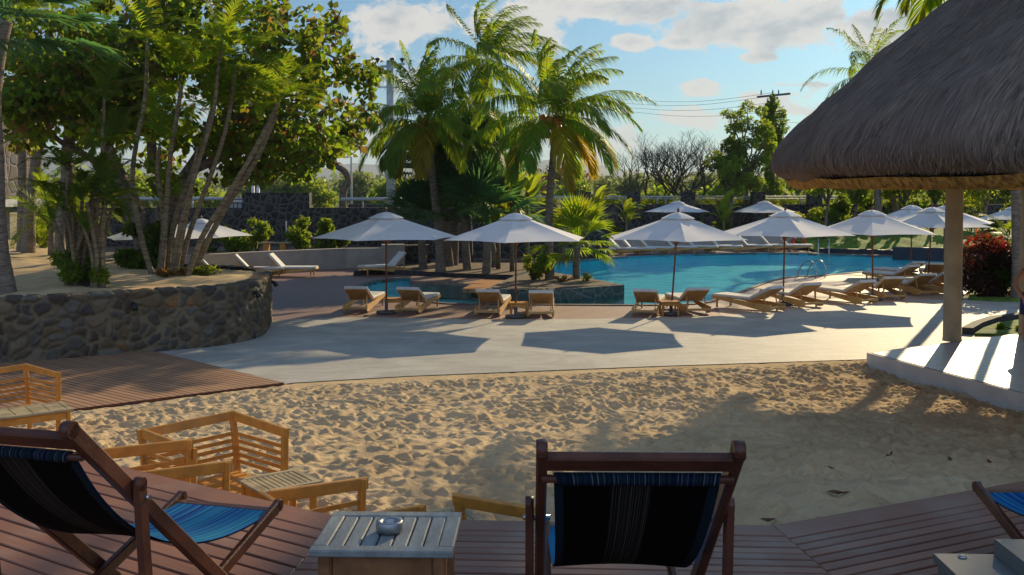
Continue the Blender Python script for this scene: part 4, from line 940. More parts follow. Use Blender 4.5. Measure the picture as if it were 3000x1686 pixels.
# ---------------------------------------------------------------- walls
def wall(name, label, pts, h, th, mat, cat='wall', z0=-.1, cap=None):
    m_ = MB()
    base = Vector((pts[0][0], pts[0][1], 0)); t = thing(name, label, cat, tuple(base)); n = len(pts)
    f_ = []; b_ = []
    for i in range(n):
        a = Vector(pts[max(i-1, 0)][:2]); c = Vector(pts[min(i+1, n-1)][:2]); d = (c-a).normalized(); p = Vector(pts[i][:2])-base.xy
        f_.append(p); b_.append(p+Vector((-d.y, d.x))*th)
    m_.prism(f_+b_[::-1], z0, h); m_.build('wall', mat, t)
    if cap:
        m_ = MB(); e = .03
        ff = []; bb = []
        for p, q in zip(f_, b_): d = (q-p).normalized(); ff.append(p-d*e); bb.append(q+d*e)
        m_.prism(ff+bb[::-1], h+.002, h+.06); m_.build('coping', cap, t)
    return t
LOWW = M('low_wall_plaster', (.40, .38, .34), .8, .1, 1.5, .12, 20)
wall('low_wall', 'low pale plaster wall behind the white loungers on the left', [G(300, 830)[:2], G(540, 815)[:2], G(750, 800)[:2], G(1015, 786)[:2], G(1140, 785)[:2]], .80, .35, LOWW)
wall('plaster_pier', 'taller pale plaster pier at the right end of the low left wall', [G(1120, 786)[:2], G(1186, 785)[:2]], .95, .5, LOWW)
wall('stone_stub', 'dark stone stub wall between the plaster pier and the palm trunks', [G(1187, 784)[:2], G(1262, 782)[:2]], .9, .6, STONEW)
wall('far_low_wall', 'long low pale wall behind the loungers across the pool', [G(1255, 752)[:2], G(1480, 743)[:2], G(1750, 736)[:2], G(2000, 729)[:2], G(2250, 727)[:2], G(2394, 727)[:2]], .80, .3, LOWW)
# planting terrace behind the left low wall
m_ = MB(); tp = [G(100, 835)[:2], G(540, 813)[:2], G(750, 798)[:2], G(1015, 784)[:2], G(1190, 783)[:2], (-4.6, 46.5), (-26, 46.5), (-30, 40)]
m_.prism([(x, y+.3) for x, y in tp], -.05, .55); m_.build('terrace', SOIL)['kind'] = 'structure'
bw = thing('boundary_wall', 'tall dark lava stone wall on the left behind the shrubs', 'wall', (-20, 46.5, 0))
m_ = MB(); m_.box((6.5, 0, 1.15), (36, .5, 2.4)); m_.build('wall', STONEW, bw)
m_ = MB(); m_.box((9.05-.0, -.02, 1.5), (3.1, .6, 3.1)); m_.build('pier', STONEW, bw)
RAILM = M('rail_paint', (.42, .44, .46), .5, .1)
def rail(label, a, b, r=.075, posts=4):
    t = thing('pipe_rail', label, 'railing', (a[0], a[1], 0)); a = Vector(a); b = Vector(b); o_ = Vector((a.x, a.y, 0))
    m_ = MB(); m_.tube([a-o_, b-o_], r, 10); m_.build('pipe', RAILM, t)
    for i in range(posts):
        p = a.lerp(b, (i+.5)/posts)-o_; m_ = MB(); m_.tube([(p.x, p.y, p.z-.55), (p.x, p.y, p.z-.02)], .04, 8); m_.build('post', RAILM, t)
rail('pale pipe rail above the dark wall, left of its tall pier', P(150, 583, 47), P(812, 583, 47), .085)
rail('pale pipe rail above the dark wall, right of its tall pier', P(1000, 584, 47), P(1240, 584, 50), .085, 2)
# right hand boundary
dwt = thing('garden_wall', 'dark low garden wall with square stone piers across the pool', 'wall', (9, 60, 0))
m_ = MB(); m_.box((10, 1.0, 1.15), (58, .45, 2.35)); m_.build('wall', STONEW, dwt)
for px in (1238, 1712, 1858, 2018, 2224, 2390, 2620):
    p = P(px, 565, 60.4); m_ = MB(); m_.box((p.x-9, .7, 1.5), (.75, .75, 3.05)); m_.box((p.x-9, .7, 3.06), (.85, .85, .07)); m_.build('pier', STONEW, dwt)
rail('thin pale rail along the garden wall across the pool', P(1560, 577, 61.5), P(2500, 577, 61.5), .05, 9)
rail('second thin rail below, along the garden wall across the pool', P(1600, 583.5, 61.6), P(2500, 583.5, 61.6), .035, 9)
# grass bank at the right with its dark retaining edge
bk = [G(2396, 739), G(2620, 744), G(2800, 748), G(3300, 740)]
vs = []; fs = []; nj = 12
for i in range(25):
    q = i/24*3; k = min(2, int(q)); p = bk[k].lerp(bk[k+1], q-k)
    for j in range(nj):
        s = j/(nj-1); vs.append((p.x+s*(-1.0 if i < 1 else 0), p.y+s*11, -.05+1.15*math.sin(s*math.pi/2)+.06*math.sin(i*1.7+j)))
for i in range(24):
    for j in range(nj-1): fs.append((i*nj+j, (i+1)*nj+j, (i+1)*nj+j+1, i*nj+j+1))
m_ = MB(); m_.add(vs, fs, True); m_.build('grass_bank', GRASS)['kind'] = 'structure'
NAVY = M('dark_kerb', (.03, .035, .05), .6, .2, 3, .2, 20)
wall('retaining_kerb', 'dark low retaining kerb below the grass bank by the far pool end', [G(2400, 741)[:2], G(2560, 745)[:2], G(2640, 748)[:2], G(2820, 756)[:2], G(3000, 752)[:2]], .22, .4, NAVY)
wall('dark_block_wall', 'dark navy block wall at the right end of the pool', [G(2615, 756)[:2], G(2800, 760)[:2], G(3050, 752)[:2]], .50, .4, NAVY)
# grass patches at the right
for pts in ([(2836, 880), (2905, 884), (3200, 890), (3300, 860), (2960, 838), (2845, 850)],):
    m_ = MB(); m_.prism([tuple(G(x, y)[:2]) for x, y in pts], -.05, .05); m_.build('lawn', GRASS)['kind'] = 'structure'
kp = [(2855, 985), (2880, 968), (2925, 952), (3010, 940), (3200, 935), (3300, 975), (3200, 989)]
kpp = [tuple(G(x, y)[:2]) for x, y in kp]
m_ = MB(); m_.prism(kpp, -.05, .06); m_.build('lawn', GRASS)['kind'] = 'structure'
t = wall('lawn_kerb', 'dark rough stone kerb round the small lawn behind the columns', [G(2850, 982)[:2], G(2880, 964)[:2], G(2925, 948)[:2], G(3010, 936)[:2], G(3200, 931)[:2]], .15, .22, DARKST)
# pavilion-like building on the far left
bl = thing('stone_building', 'stone and cream building behind the trunks at the far left', 'building', (-24.5, 44, 0))
m_ = MB(); m_.box((0, 0, 5.3), (5.2, 3, 4.9)); m_.build('upper_wall', mat_stonewall('building_stone', 1.6, (.10, .08, .07), (.16, .12, .10), (.12, .12, .14), (.16, .14, .13), .05), bl)
m_ = MB(); m_.box((0, -.2, 2.62), (6.2, 3.6, .34)); m_.build('fascia', M('fascia_paint', (.42, .44, .45), .6, .1), bl)
m_ = MB(); m_.box((0, .3, 1.75), (5.6, 2.6, 1.4)); m_.build('lower_wall', M('cream_render', (.30, .27, .18), .8, .15), bl)
m_ = MB(); m_.box((0, .2, .5), (5.7, 2.7, 1.1)); m_.build('plinth', DARKST, bl)
# roof of a shed and posts beyond the left wall
sh = thing('shed', 'grey corrugated shed seen beyond the dark wall, left', 'shed', tuple(P(745, 600, 60)*Vector((1, 1, 0)))) if 0 else thing('shed', 'grey corrugated shed seen beyond the dark wall, left', 'shed', (P(745, 600, 60).x, 60, 0))
CORR = mat_boards('corrugated', (.34, .37, .38), (.30, .33, .34), .25, math.radians(90), .2, .5, .03)
m_ = MB(); m_.box((0, 1, 1.2), (3.6, 2, 2.5)); m_.build('cladding', CORR, sh); m_ = MB(); m_.box((0, 1, 2.50), (3.9, 2.3, .08)); m_.build('roof', M('shed_roof', (.40, .42, .43), .5, .1), sh)
for l, px in (('white post left of two beyond the dark wall', 741), ('white post right of two beyond the dark wall', 756)):
    p = P(px, 545, 52); m_ = MB(); m_.tube([(0, 0, 0), (0, 0, p.z)], [.09, .08], 10); tag(m_.build('white_post', M('post_white', (.62, .64, .66), .5, .05), None, (p.x, p.y, 0)), l, 'post', 'white posts beyond the dark wall')
p = P(838, 655, 43.5); m_ = MB(); m_.tube([(0, 0, 0), (0, 0, p.z+.1)], .03, 8); tag(m_.build('garden_post', CONC, None, (p.x, p.y, 0)), 'thin grey post standing before the dark wall between shrubs', 'post')
p = P(313, 730, 26); m_ = MB(); m_.tube([(0, 0, 0), (0, 0, 1.0)], .03, 8); tag(m_.build('marker_post', M('post_cream', (.45, .42, .30), .6), None, (P(297, 640, 24).x, 24, 1.1)), 'short pale stake behind the left bamboo-like clump', 'post')
# ---------------------------------------------------------------- power poles, wires, street lamp
def pole1():
    d = 75; top = P(1143, 166+16, d); t = thing('power_pole', 'tall grey concrete power pole left of the palms with three insulators', 'utility pole', (top.x, d, 0))
    m_ = MB(); m_.tube([(0, 0, 0), (0, 0, top.z+.1)], [.36, .27], 14); m_.build('pole', CONC, t)
    a = P(1098, 199, d)-Vector((top.x, d, 0)); b = P(1186, 187, d)-Vector((top.x, d, 0)); m_ = MB(); m_.bar(a, b, .14, .18); ar_ = m_.build('cross_arm', CONC, t)
    INS = M('insulator', (.05, .035, .03), .3, .1)
    for px in (1106, 1149, 1178):
        q = P(px, 176, d)-Vector((top.x, d, 0)); m_ = MB(); m_.lathe([(.03, -.28), (.06, -.15), (.13, -.05), (.19, .05), (.2, .1), (.05, .16), (.0, .2)], 12, q); m_.build('insulator', INS, ar_)
    m_ = MB()
    m_.bar(a+Vector((.55, 0, -.05)), Vector((-.1, 0, top.z-2.0)), .05, .05); m_.bar(b-Vector((.3, 0, .05)), Vector((.1, 0, top.z-1.7)), .05, .05); m_.build('brace', CONC, t)
    q = P(1143, 256, d)-Vector((top.x, d, 0)); m_ = MB(); m_.bar((-.95, 0, q.z), (.95, 0, q.z+.02), .12, .14); m_.build('lower_arm', STEEL, t)
    m_ = MB()
    for s in (-.9, .9): m_.tube([(s, 0, q.z), (s, 0, q.z+.25)], .05, 8)
    m_.build('lower_insulators', INS, t); return t
pole1()
d2 = 68; tp_ = P(2264, 276, d2); t = thing('power_pole', 'distant wooden power pole with cross arm rising from the vine-covered tree', 'utility pole', (tp_.x, d2, 0))
m_ = MB(); m_.tube([(0, 0, 0), (0, 0, tp_.z)], [.22, .16], 12); m_.build('pole', BARKD, t)
o_ = Vector((tp_.x, d2, 0)); DKM = M('arm_green', (.06, .09, .09), .5, .2)
m_ = MB(); m_.bar(P(2218, 285, d2)-o_, P(2315, 275, d2)-o_, .12, .14); ca_ = m_.build('cross_arm', DKM, t)
for px in (2230, 2264, 2281): m_ = MB(); q = P(px, 279, d2)-o_; m_.lathe([(.04, 0), (.05, .2), (.03, .34), (0, .36)], 8, q); m_.build('insulator', DKM, ca_)
m_ = MB(); m_.bar(P(2264, 327, d2)-o_, P(2303, 325, d2)-o_, .1, .12); m_.build('lower_arm', DKM, t)
wa = P(1172, 176, 75)
for i, (y0, y1) in enumerate(((294, 272), (306, 280), (318, 300), (330, 326))):
    a = P(1870, y0, 90); b = P(2264, y1, d2); a2 = P(1300, y0-50, 78)
    pts = [a.lerp(b, k/12)-Vector((0, 0, .6*math.sin(math.pi*k/12)*.6)) for k in range(13)]
    pts = [P(1290, 262+i*9, 110).lerp(a, k/6) for k in range(6)]+pts
    m_ = MB(); m_.tube([p-a for p in pts], .013, 5, False); tag(m_.build('power_line', M('wire', (.06, .06, .07), .5, 0, bump=0), None, tuple(a)), ['highest power line running left from the vine-covered pole', 'second highest power line left of the vine-covered pole', 'third power line left of the vine-covered pole', 'lowest power line left of the vine-covered pole'][i], 'power line', 'power lines')
m_ = MB(); a = P(2264, 355, d2); b = P(2560, 375, 110); m_.tube([(0, 0, 0), b-a], .02, 5, False); tag(m_.build('power_line', MATS['wire'], None, tuple(a)), 'power line running right from the vine-covered pole', 'power line', 'power lines')
p = P(1029, 460, 90); t = thing('street_lamp', 'slender grey street lamp with arm to the left, beyond the dark wall', 'street lamp', (p.x, 90, 0))
m_ = MB(); m_.tube([(0, 0, 0), (0, 0, p.z)], [.12, .08], 8); m_.build('pole', CONC, t)
m_ = MB(); q = P(985, 461, 90)-Vector((p.x, 90, 0)); m_.tube([(0, 0, p.z-.03), (q.x, 0, q.z)], .05, 6); m_.build('arm', CONC, t)
m_ = MB(); m_.bar((q.x-.35, 0, q.z-.02), (q.x+.25, 0, q.z+.02), .2, .1); m_.build('lamp_head', CONC, t)
# ---------------------------------------------------------------- mountains and distant land
def ridge(name, d, prof, depth, mat, seed):
    vs = []; fs = []; r0 = random.Random(seed); xs_ = np.linspace(prof[0][0], prof[-1][0], 160); n = len(xs_)
    ys_ = np.interp(xs_, [p[0] for p in prof], [p[1] for p in prof]); nz = vnoise(xs_, xs_*0+seed, 40, seed)*5+vnoise(xs_, xs_*0+seed, 12, seed)*2.5
    for x, y, k in zip(xs_, ys_+nz, range(n)):
        q = P(x, y, d); vs += [(q.x*(1-.25), d*(1-.25), 0), (q.x*(1-.12), d*(1-.12)+r0.uniform(-1, 1)*d*.01, max(q.z*.45, .5)), (q.x, d, q.z), (q.x*1.1, d*1.25, 0)]
    for k in range(n-1):
        for j in range(3): fs.append((k*4+j, (k+1)*4+j, (k+1)*4+j+1, k*4+j+1))
    m_ = MB(); m_.add(vs, fs, True); o = m_.build(name, mat); o['kind'] = 'structure'; return o
ridge('mountains', 3000, [(-600, 500), (-100, 470), (150, 445), (400, 480), (900, 500), (1040, 480), (1300, 490), (1560, 478), (1640, 464), (1665, 461), (1700, 475), (1730, 480), (1800, 495), (1880, 502), (1990, 506), (2060, 500), (2400, 515), (3600, 530)], 500, M('mountain', (.10, .12, .11), .9, .2, .01, 0), 3)
# ---------------------------------------------------------------- vegetation
def leafcloud(name, blobs, n, size, mat, parent, seed=0, flat=.0, aspect=.62, hang=.25, shell=.55, origin=(0, 0, 0)):
    """many separate bent leaves spread through clumps; blobs: (x, y, z, rx, ry, rz)"""
    r = np.random.default_rng(seed); B = np.array(blobs, float); w = (B[:, 3]*B[:, 4]*B[:, 5])**.75; w /= w.sum()
    k = r.choice(len(B), n, p=w); d = r.normal(size=(n, 3)); d /= np.linalg.norm(d, axis=1)[:, None]
    rad = shell+(1-shell)*r.random(n); rad *= np.where(r.random(n) < .08, 1.18, 1)
    p = B[k, :3]+d*rad[:, None]*B[k, 3:6]-np.array(origin)
    a = r.normal(size=(n, 3)); a[:, 2] -= hang*2; a += d*.5; a /= np.linalg.norm(a, axis=1)[:, None]
    b_ = np.cross(a, r.normal(size=(n, 3))); b_ /= np.linalg.norm(b_, axis=1)[:, None]; nn = np.cross(a, b_)
    s = size*r.uniform(.6, 1.35, n)[:, None]; wd = s*aspect*.5
    v0 = p; v1 = p+a*s*.45+b_*wd+nn*s*.10; v2 = p+a*s-nn*s*.06; v3 = p+a*s*.45-b_*wd+nn*s*.10
    V_ = np.stack([v0, v1, v2, v3], 1).reshape(-1, 3); q = np.arange(n*4).reshape(n, 4)
    ff = np.concatenate([q[:, [0, 1, 2]], q[:, [0, 2, 3]]]); return mesh_np(name, V_, ff, mat, parent)
def clumps(c, R, n, rb, seed, squash=.8, minr=.35):
    r = random.Random(seed); out = []
    for _ in range(n):
        while 1:
            v = Vector((r.uniform(-1, 1), r.uniform(-1, 1), r.uniform(-1, 1)))
            if minr < v.length < 1: break
        s = rb*r.uniform(.6, 1.3); out.append((c[0]+v.x*R[0], c[1]+v.y*R[1], c[2]+v.z*R[2], s, s, s*squash))
    return out
def limbs(m_, base, ends, r0, seed, n=6, wob=.25, fork=None):
    r = random.Random(seed); b_ = Vector(base)
    for e in ends:
        e = Vector(e); pts = []
        for i in range(n+1):
            t = i/n; p = b_.lerp(e, t); p += Vector((r.uniform(-1, 1), r.uniform(-1, 1), r.uniform(-.3, .3)))*wob*math.sin(math.pi*t)*(e-b_).length*.12; p.z += (e-b_).length*.06*math.sin(math.pi*t); pts.append(p)
        m_.tube(pts, [r0*(1-.8*i/n) for i in range(n+1)], 7)
def tree(name, label, cat, base, trunk_top, crown, nclump, rb, nleaf, lsize, mat, seed, r0=.2, group=None, bark=BARK, squash=.8, hang=.25, aspect=.62, trunkn=7, minr=.35, extra=None):
    o_ = Vector(base); t = thing(name, label, cat, tuple(o_), 0, group); cl = clumps(crown[0], crown[1], nclump, rb, seed, squash, minr) + (extra or [])
    m_ = MB(); tt = Vector(trunk_top)-o_; r = random.Random(seed)
    pts = [Vector((0, 0, -.1))]+[tt*(i/5)+Vector((r.uniform(-.1, .1), r.uniform(-.1, .1), 0))*tt.length*.12 for i in range(1, 5)]+[tt]
    m_.tube(pts, [r0*(1.25-.5*i/5) for i in range(6)], 10)
    ends = [Vector(c[:3])-o_ for c in r.sample(cl, min(len(cl), trunkn*3))]
    limbs(m_, tt, ends, r0*.5, seed+1); m_.build('trunk', bark, t)
    leafcloud('crown', cl, nleaf, lsize, mat, t, seed, hang=hang, aspect=aspect, origin=o_); return t

def frond_into(VS, FS, base, az, el, L, rng_, droop=.9, wind=0., nl=44, ll=.75, wd=.055, hang=1.35, vee=.35, rach=.03, stiff=0.0, plume=0.):
    """one feather leaf: curved rachis and two rows of narrow, bending leaflets"""
    d = Vector((math.cos(el)*math.cos(az), math.cos(el)*math.sin(az), math.sin(el))); p = Vector(base); n = 14; pts = [p.copy()]; ds = [d.copy()]
    for i in range(n):
        t = i/n; d = (d+Vector((wind*.12*t, 0, -droop*.16*(t+.15)))).normalized(); p = p+d*(L/n); pts.append(p.copy()); ds.append(d.copy())
    up = Vector((0, 0, 1))
    # rachis: thin three-sided strip
    b0 = len(VS)
    for i, (q, e) in enumerate(zip(pts, ds)):
        s = e.cross(up).normalized() if abs(e.z) < .98 else Vector((1, 0, 0)); u = s.cross(e); w = rach*(1-.85*i/n)
        VS += [q-s*w*.5, q+s*w*.5, q+u*w*.4]
    for i in range(n):
        for k in range(3): FS.append((b0+i*3+k, b0+i*3+(k+1) % 3, b0+i*3+3+(k+1) % 3, b0+i*3+3+k))
    for j in range(nl):
        t = .17+.83*(j+rng_.random()*.6)/nl; f_ = t*n; i = min(n-1, int(f_)); q = pts[i].lerp(pts[i+1], f_-i); e = ds[i]
        s = e.cross(up).normalized() if abs(e.z) < .98 else Vector((1, 0, 0)); u = s.cross(e)
        l = ll*(math.sin(math.pi*min(1, t*.86+.12))**.7)*rng_.uniform(.85, 1.1)
        for sg in (-1, 1):
            if rng_.random() < .04: continue
            dr = (s*sg*(.8-.35*t)+e*(.55+.5*t)+u*vee*rng_.uniform(.5, 1.2)).normalized(); dr = (dr+Vector((wind*.25, 0, 0))).normalized()
            hg = hang*rng_.uniform(.7, 1.3)
            a = q; m1 = a+dr*l*.45+Vector((0, 0, -hg*.18*l)); d2_ = (dr+Vector((wind*.25, 0, -hg*1.1))).normalized(); tip = m1+d2_*l*.55
            wv = (dr.cross(u if abs(dr.dot(u)) < .9 else e)).normalized()*wd*.5
            b_ = len(VS); VS += [a-wv*.5, a+wv*.5, m1+wv, m1-wv, tip]; FS += [(b_, b_+1, b_+2, b_+3), (b_+3, b_+2, b_+4)]
def build_vf(name, VS, FS, mat, parent):
    me = bpy.data.meshes.new(name); me.from_pydata([tuple(v) for v in VS], [], FS); me.materials.append(mat); o = bpy.data.objects.new(name, me); COL.objects.link(o); o.parent = parent; return o
def coconut(label, trunk_px, d, r0, r1, fronds, L, seed, wind=.6, ymat=.2, nuts=True, ll=.8, ttop=None, group=None, name='coconut_palm', z0=0, nl=44):
    r = random.Random(seed); pts = [P(x, y, d) for x, y in trunk_px]; o_ = Vector((pts[0].x, d, z0)); t = thing(name, label, 'palm tree', tuple(o_), 0, group)
    lp = [p-o_ for p in pts]; lp[0].z = -.15; cm = catmull([tuple(p) for p in lp], 8); m_ = MB(); n = len(cm)
    m_.tube(cm, [(r0+(r1-r0)*i/(n-1))*(1+.05*(i % 2))*(1+.5*max(0, 1-i/4)) for i in range(n)], 12); m_.build('trunk', BARKP, t)
    top = cm[-1]; VS = []; FS = []; VY = []; FY = []
    for k in range(fronds):
        if callable(ttop): az, el, LL, yl, dp, wn = ttop(k, r)
        else:
            q = k/fronds; az = k*2.39996+r.uniform(-.2, .2); el = math.radians(84-100*q**.9)+r.uniform(-.1, .1); LL = L*r.uniform(.85, 1.1)*(.85+.3*math.sin(math.pi*q)); yl = q > 1-ymat; dp = .8+.9*q; wn = wind*(.6+.9*(1-q))
        frond_into(VY if yl else VS, FY if yl else FS, top+Vector((r.uniform(-.08, .08), r.uniform(-.08, .08), r.uniform(-.05, .15))), az, el, LL, r, dp, wn, nl, ll)
    o = build_vf('fronds', VS, FS, PALM, t)
    if VY: build_vf('old_fronds', VY, FY, PALM_Y, t)
    if nuts:
        m_ = MB(); q = M('coconut', (.55, .20, .02), .5, .25)
        for k in range(24):
            a = r.uniform(0, 6.28); c_ = top+Vector((math.cos(a)*r.uniform(.15, .48), math.sin(a)*r.uniform(.15, .48), r.uniform(-.5, .05)))
            s = r.uniform(.10, .15); m_.lathe([(0, -s*1.2), (s*.6, -s*.9), (s, 0), (s*.65, s*.9), (0, s*1.2)], 8, c_)
        m_.build('coconuts', q, t)
        m_ = MB()
        for k in range(14):
            a = r.uniform(0, 6.28); m_.tube([top+Vector((math.cos(a)*.1, math.sin(a)*.1, -.3)), top+Vector((math.cos(a)*.3, math.sin(a)*.3, .1)), top+Vector((math.cos(a)*.45, math.sin(a)*.45, -.15))], [.05, .035, .015], 5)
        m_.build('fibre', M('palm_fibre', (.30, .14, .04), .9, .3), t)
    return t
coconut('tallest central coconut palm with orange nuts, its trunk rising from the island', [(1613, 818), (1608, 700), (1612, 560), (1622, 440), (1622, 352)], 32.2, .14, .10, 38, 3.2, 101, wind=.55, ymat=.12, nl=56, ll=.95)
coconut('coconut palm with orange nuts left of the tallest central one', [(1292, 790), (1285, 690), (1272, 560), (1258, 440), (1252, 365)], 36.5, .16, .12, 38, 3.4, 102, wind=.3, ymat=.08, nl=58, ll=1.0)
coconut('windblown coconut palm whose crown is highest, behind the two central palms', [(1322, 790), (1345, 600), (1390, 400), (1432, 190)], 40, .18, .12, 30, 3.3, 103, wind=1.2, ymat=.0, nuts=False, nl=50, ll=.9)
coconut('coconut palm behind the thatched roof with its crown against the sky', [(2572, 690), (2572, 600), (2566, 400), (2555, 225)], 54, .2, .16, 16, 3.9, 104, wind=.2, ymat=.0, nuts=False, nl=40, ll=1.0, z0=.6)
coconut('palm behind the thatched roof with one low frond showing at its edge', [(2640, 690), (2620, 600), (2560, 385)], 55, .18, .13, 16, 3.4, 105, wind=-.3, ymat=.1, nuts=False, nl=36, ll=.9, z0=.6)
coconut('tall palm above the thatched roof with fronds hanging in from the top', [(2796, 890), (2800, 640), (2808, 300), (2850, -150)], 28.5, .16, .12, 30, 3.3, 106, wind=.0, ymat=.1, nuts=False, nl=56, ll=1.1)
def fan_into(VS, FS, base, az, el, pet, R_, rng_, nseg=30, spread=2.5, droop=.25):
    d = Vector((math.cos(el)*math.cos(az), math.cos(el)*math.sin(az), math.sin(el))); c = Vector(base)+d*pet; s = d.cross(Vector((0, 0, 1))).normalized() if abs(d.z) < .97 else Vector((1, 0, 0)); u = s.cross(d)
    b0 = len(VS); w = .014; b_ = Vector(base); VS += [b_-s*w, b_+s*w, c+s*w, c-s*w]; FS.append((b0, b0+1, b0+2, b0+3))
    for k in range(nseg):
        a = -spread/2+spread*(k+.5)/nseg; dr = (d*math.cos(a)+s*math.sin(a)+u*.10*(1 if k % 2 else -.2)).normalized(); l = R_*rng_.uniform(.88, 1.05)*(1-.12*abs(a)/spread*2)
        ww = R_*spread/nseg*.33; wv = (-d*math.sin(a)+s*math.cos(a))*ww
        m1 = c+dr*l*.55; tip = m1+(dr+Vector((0, 0, -droop*rng_.uniform(.4, 1.6)))).normalized()*l*.45; b0 = len(VS)
        VS += [c, m1+wv+u*.01, m1-wv-u*.01, tip]; FS += [(b0, b0+1, b0+2), (b0+2, b0+1, b0+3)]
def fanpalm(label, base, top, r0, n, R_, pet, mat, seed, elr=(85, -25), group=None, bark=BARKP, skirt=0, name='fan_palm'):
    r = random.Random(seed); o_ = Vector(base); t = thing(name, label, 'palm tree', tuple(o_), 0, group); tp = Vector(top)-o_
    m_ = MB(); cm = catmull([(0, 0, -.1), tuple(tp*.5+Vector((r.uniform(-.05, .05), 0, 0))), tuple(tp)], 8); m_.tube(cm, [r0*(1.3-.3*i/len(cm)) for i in range(len(cm))], 10); m_.build('trunk', bark, t)
    VS = []; FS = []
    for k in range(n):
        q = k/max(1, n-1); fan_into(VS, FS, tp, k*2.39996, math.radians(elr[0]+(elr[1]-elr[0])*q), pet*r.uniform(.8, 1.2), R_*r.uniform(.85, 1.1), r, droop=.2+.5*q)
    build_vf('leaves', VS, FS, mat, t)
    if skirt:
        VS = []; FS = []
        for k in range(skirt): fan_into(VS, FS, tp+Vector((0, 0, -.3-.9*r.random())), r.uniform(0, 6.28), math.radians(r.uniform(-88, -62)), .3, R_*.9, r, nseg=22, spread=1.2, droop=.6)
        build_vf('dead_leaves', VS, FS, LEAF_DRY, t)
    return t
fanpalm('small bright fan palm on a short trunk at the right end of the island', P(1690, 826, 32.4), P(1694, 716, 32.4), .10, 22, .95, .75, PALM, 201)
for l, bx, tx, ty, dd, n, R_, pt, mt_, sd_ in [('big blue-green fan palm standing upright in the central planting', 1425, 1425, 665, 36, 20, 1.5, 1.3, PALM_B, 202), ('blue-green fan palm behind the second parasol', 1370, 1362, 640, 38, 20, 1.5, 1.2, PALM_B, 203),
                                ('dark fan palm in the left of the central planting', 1240, 1235, 665, 38.5, 18, 1.3, 1.0, PALM_B, 204), ('tall dark fan palm filling the middle of the central planting', 1452, 1400, 500, 39, 30, 1.6, 1.2, PALM_B, 205), ('dark fan palm below the crown of the left coconut palm', 1318, 1300, 520, 39.5, 26, 1.5, 1.1, PALM_B, 206)]:
    tpz = P(tx, ty, dd); bb = P(bx, 780, dd); fanpalm(l, (bb.x, dd, .14), tuple(tpz), .13, n, R_, pt, mt_, sd_, elr=(88, 5))
# dense dark planting behind the palms
def at(px, py, d): p = P(px, py, d); return (p.x, p.y, p.z)
def blob(px, py, d, rx, ry, rz): p = P(px, py, d); return (p.x, p.y, p.z, rx, ry, rz)
tree('broadleaf_tree', 'dense dark evergreen filling the space behind the central palms', 'tree', (P(1370, 700, 42).x, 42, 0), at(1370, 560, 42), (at(1370, 480, 42), (1.9, 1.2, 1.9)), 34, .62, 9000, .22, LEAF_DARK, 301, .2, bark=BARKD)
def banana(label, px, base_y, d, h, n, mat, seed):
    r = random.Random(seed); b_ = Vector((P(px, base_y, d).x, d, .1)); t = thing('banana_plant', label, 'plant', tuple(b_)); VS = []; FS = []
    for k in range(n):
        az = k*2.4+r.uniform(-.3, .3); el = math.radians(r.uniform(35, 82)); d_ = Vector((math.cos(el)*math.cos(az), math.cos(el)*math.sin(az), math.sin(el))); L = r.uniform(1.0, 1.6); p = Vector((0, 0, h*r.uniform(.45, .9))); s = d_.cross(Vector((0, 0, 1))).normalized(); nn = 10; rows = []
        for i in range(nn+1):
            q = i/nn; wd = .22*math.sin(math.pi*min(1, q*.95+.05))**.6*(1 if q > .15 else .15); rows.append((p-s*wd+Vector((0, 0, .05)), p.copy(), p+s*wd+Vector((0, 0, .05)))); d_ = (d_+Vector((.03, 0, -.16*q*1.8))).normalized(); p = p+d_*L/nn
        b0 = len(VS)
        for rw in rows: VS += list(rw)
        for i in range(nn):
            for j in range(2): FS.append((b0+i*3+j, b0+(i+1)*3+j, b0+(i+1)*3+j+1, b0+i*3+j+1))
    m_ = MB(); m_.tube([(0, 0, 0), (0, 0, h*.9)], [.09, .06], 8); m_.build('stem', BARKG, t); build_vf('leaves', VS, FS, mat, t)
for i, (l, px, d, h) in enumerate([('bright banana plant just left of the main palm trunk', 1500, 37, 2.9), ('bright banana plant between the main trunk and the fan palms', 1545, 38, 3.4), ('banana plant low behind the second parasol top', 1460, 38, 2.4), ('banana plant across the pool right of the main trunk', 1748, 57, 2.6), ('banana plant across the pool left of the distant parasol', 1835, 57, 2.2), ('banana plant across the pool left of the pavilion eave', 2120, 57, 2.2)]):
    banana(l, px, 780 if d < 50 else 735, d, h, 12, LEAF_BR, 400+i)
# island shrub and small plants
def shrub(name, label, base, R_, n, size, mat, seed, group=None, cat='shrub', nb=9, aspect=.5, hang=.1):
    cl = clumps((0, 0, R_[2]*.95), R_, nb, min(R_)*.42, seed, minr=.1); t = thing(name, label, cat, tuple(base), 0, group); leafcloud('foliage', cl, n, size, mat, t, seed, hang=hang, aspect=aspect)
    m_ = MB(); limbs(m_, (0, 0, -.05), [c[:3] for c in cl[:7]], .03, seed); m_.build('stems', BARKD, t); return t
shrub('island_shrub', 'round yellow-green shrub on the island left of the main trunk', G(1560, 822, .25), (.50, .4, .5), 2200, .10, LEAF_BR, 501)
shrub('flower_plant', 'low dry flowering plant on the island right of the main trunk', G(1650, 826, .25), (.4, .25, .12), 400, .06, LEAF_DRY, 502)
shrub('small_plant', 'tiny green plant beside the small fan palm', G(1718, 824, .25), (.2, .15, .13), 200, .08, LEAF_BR, 503)
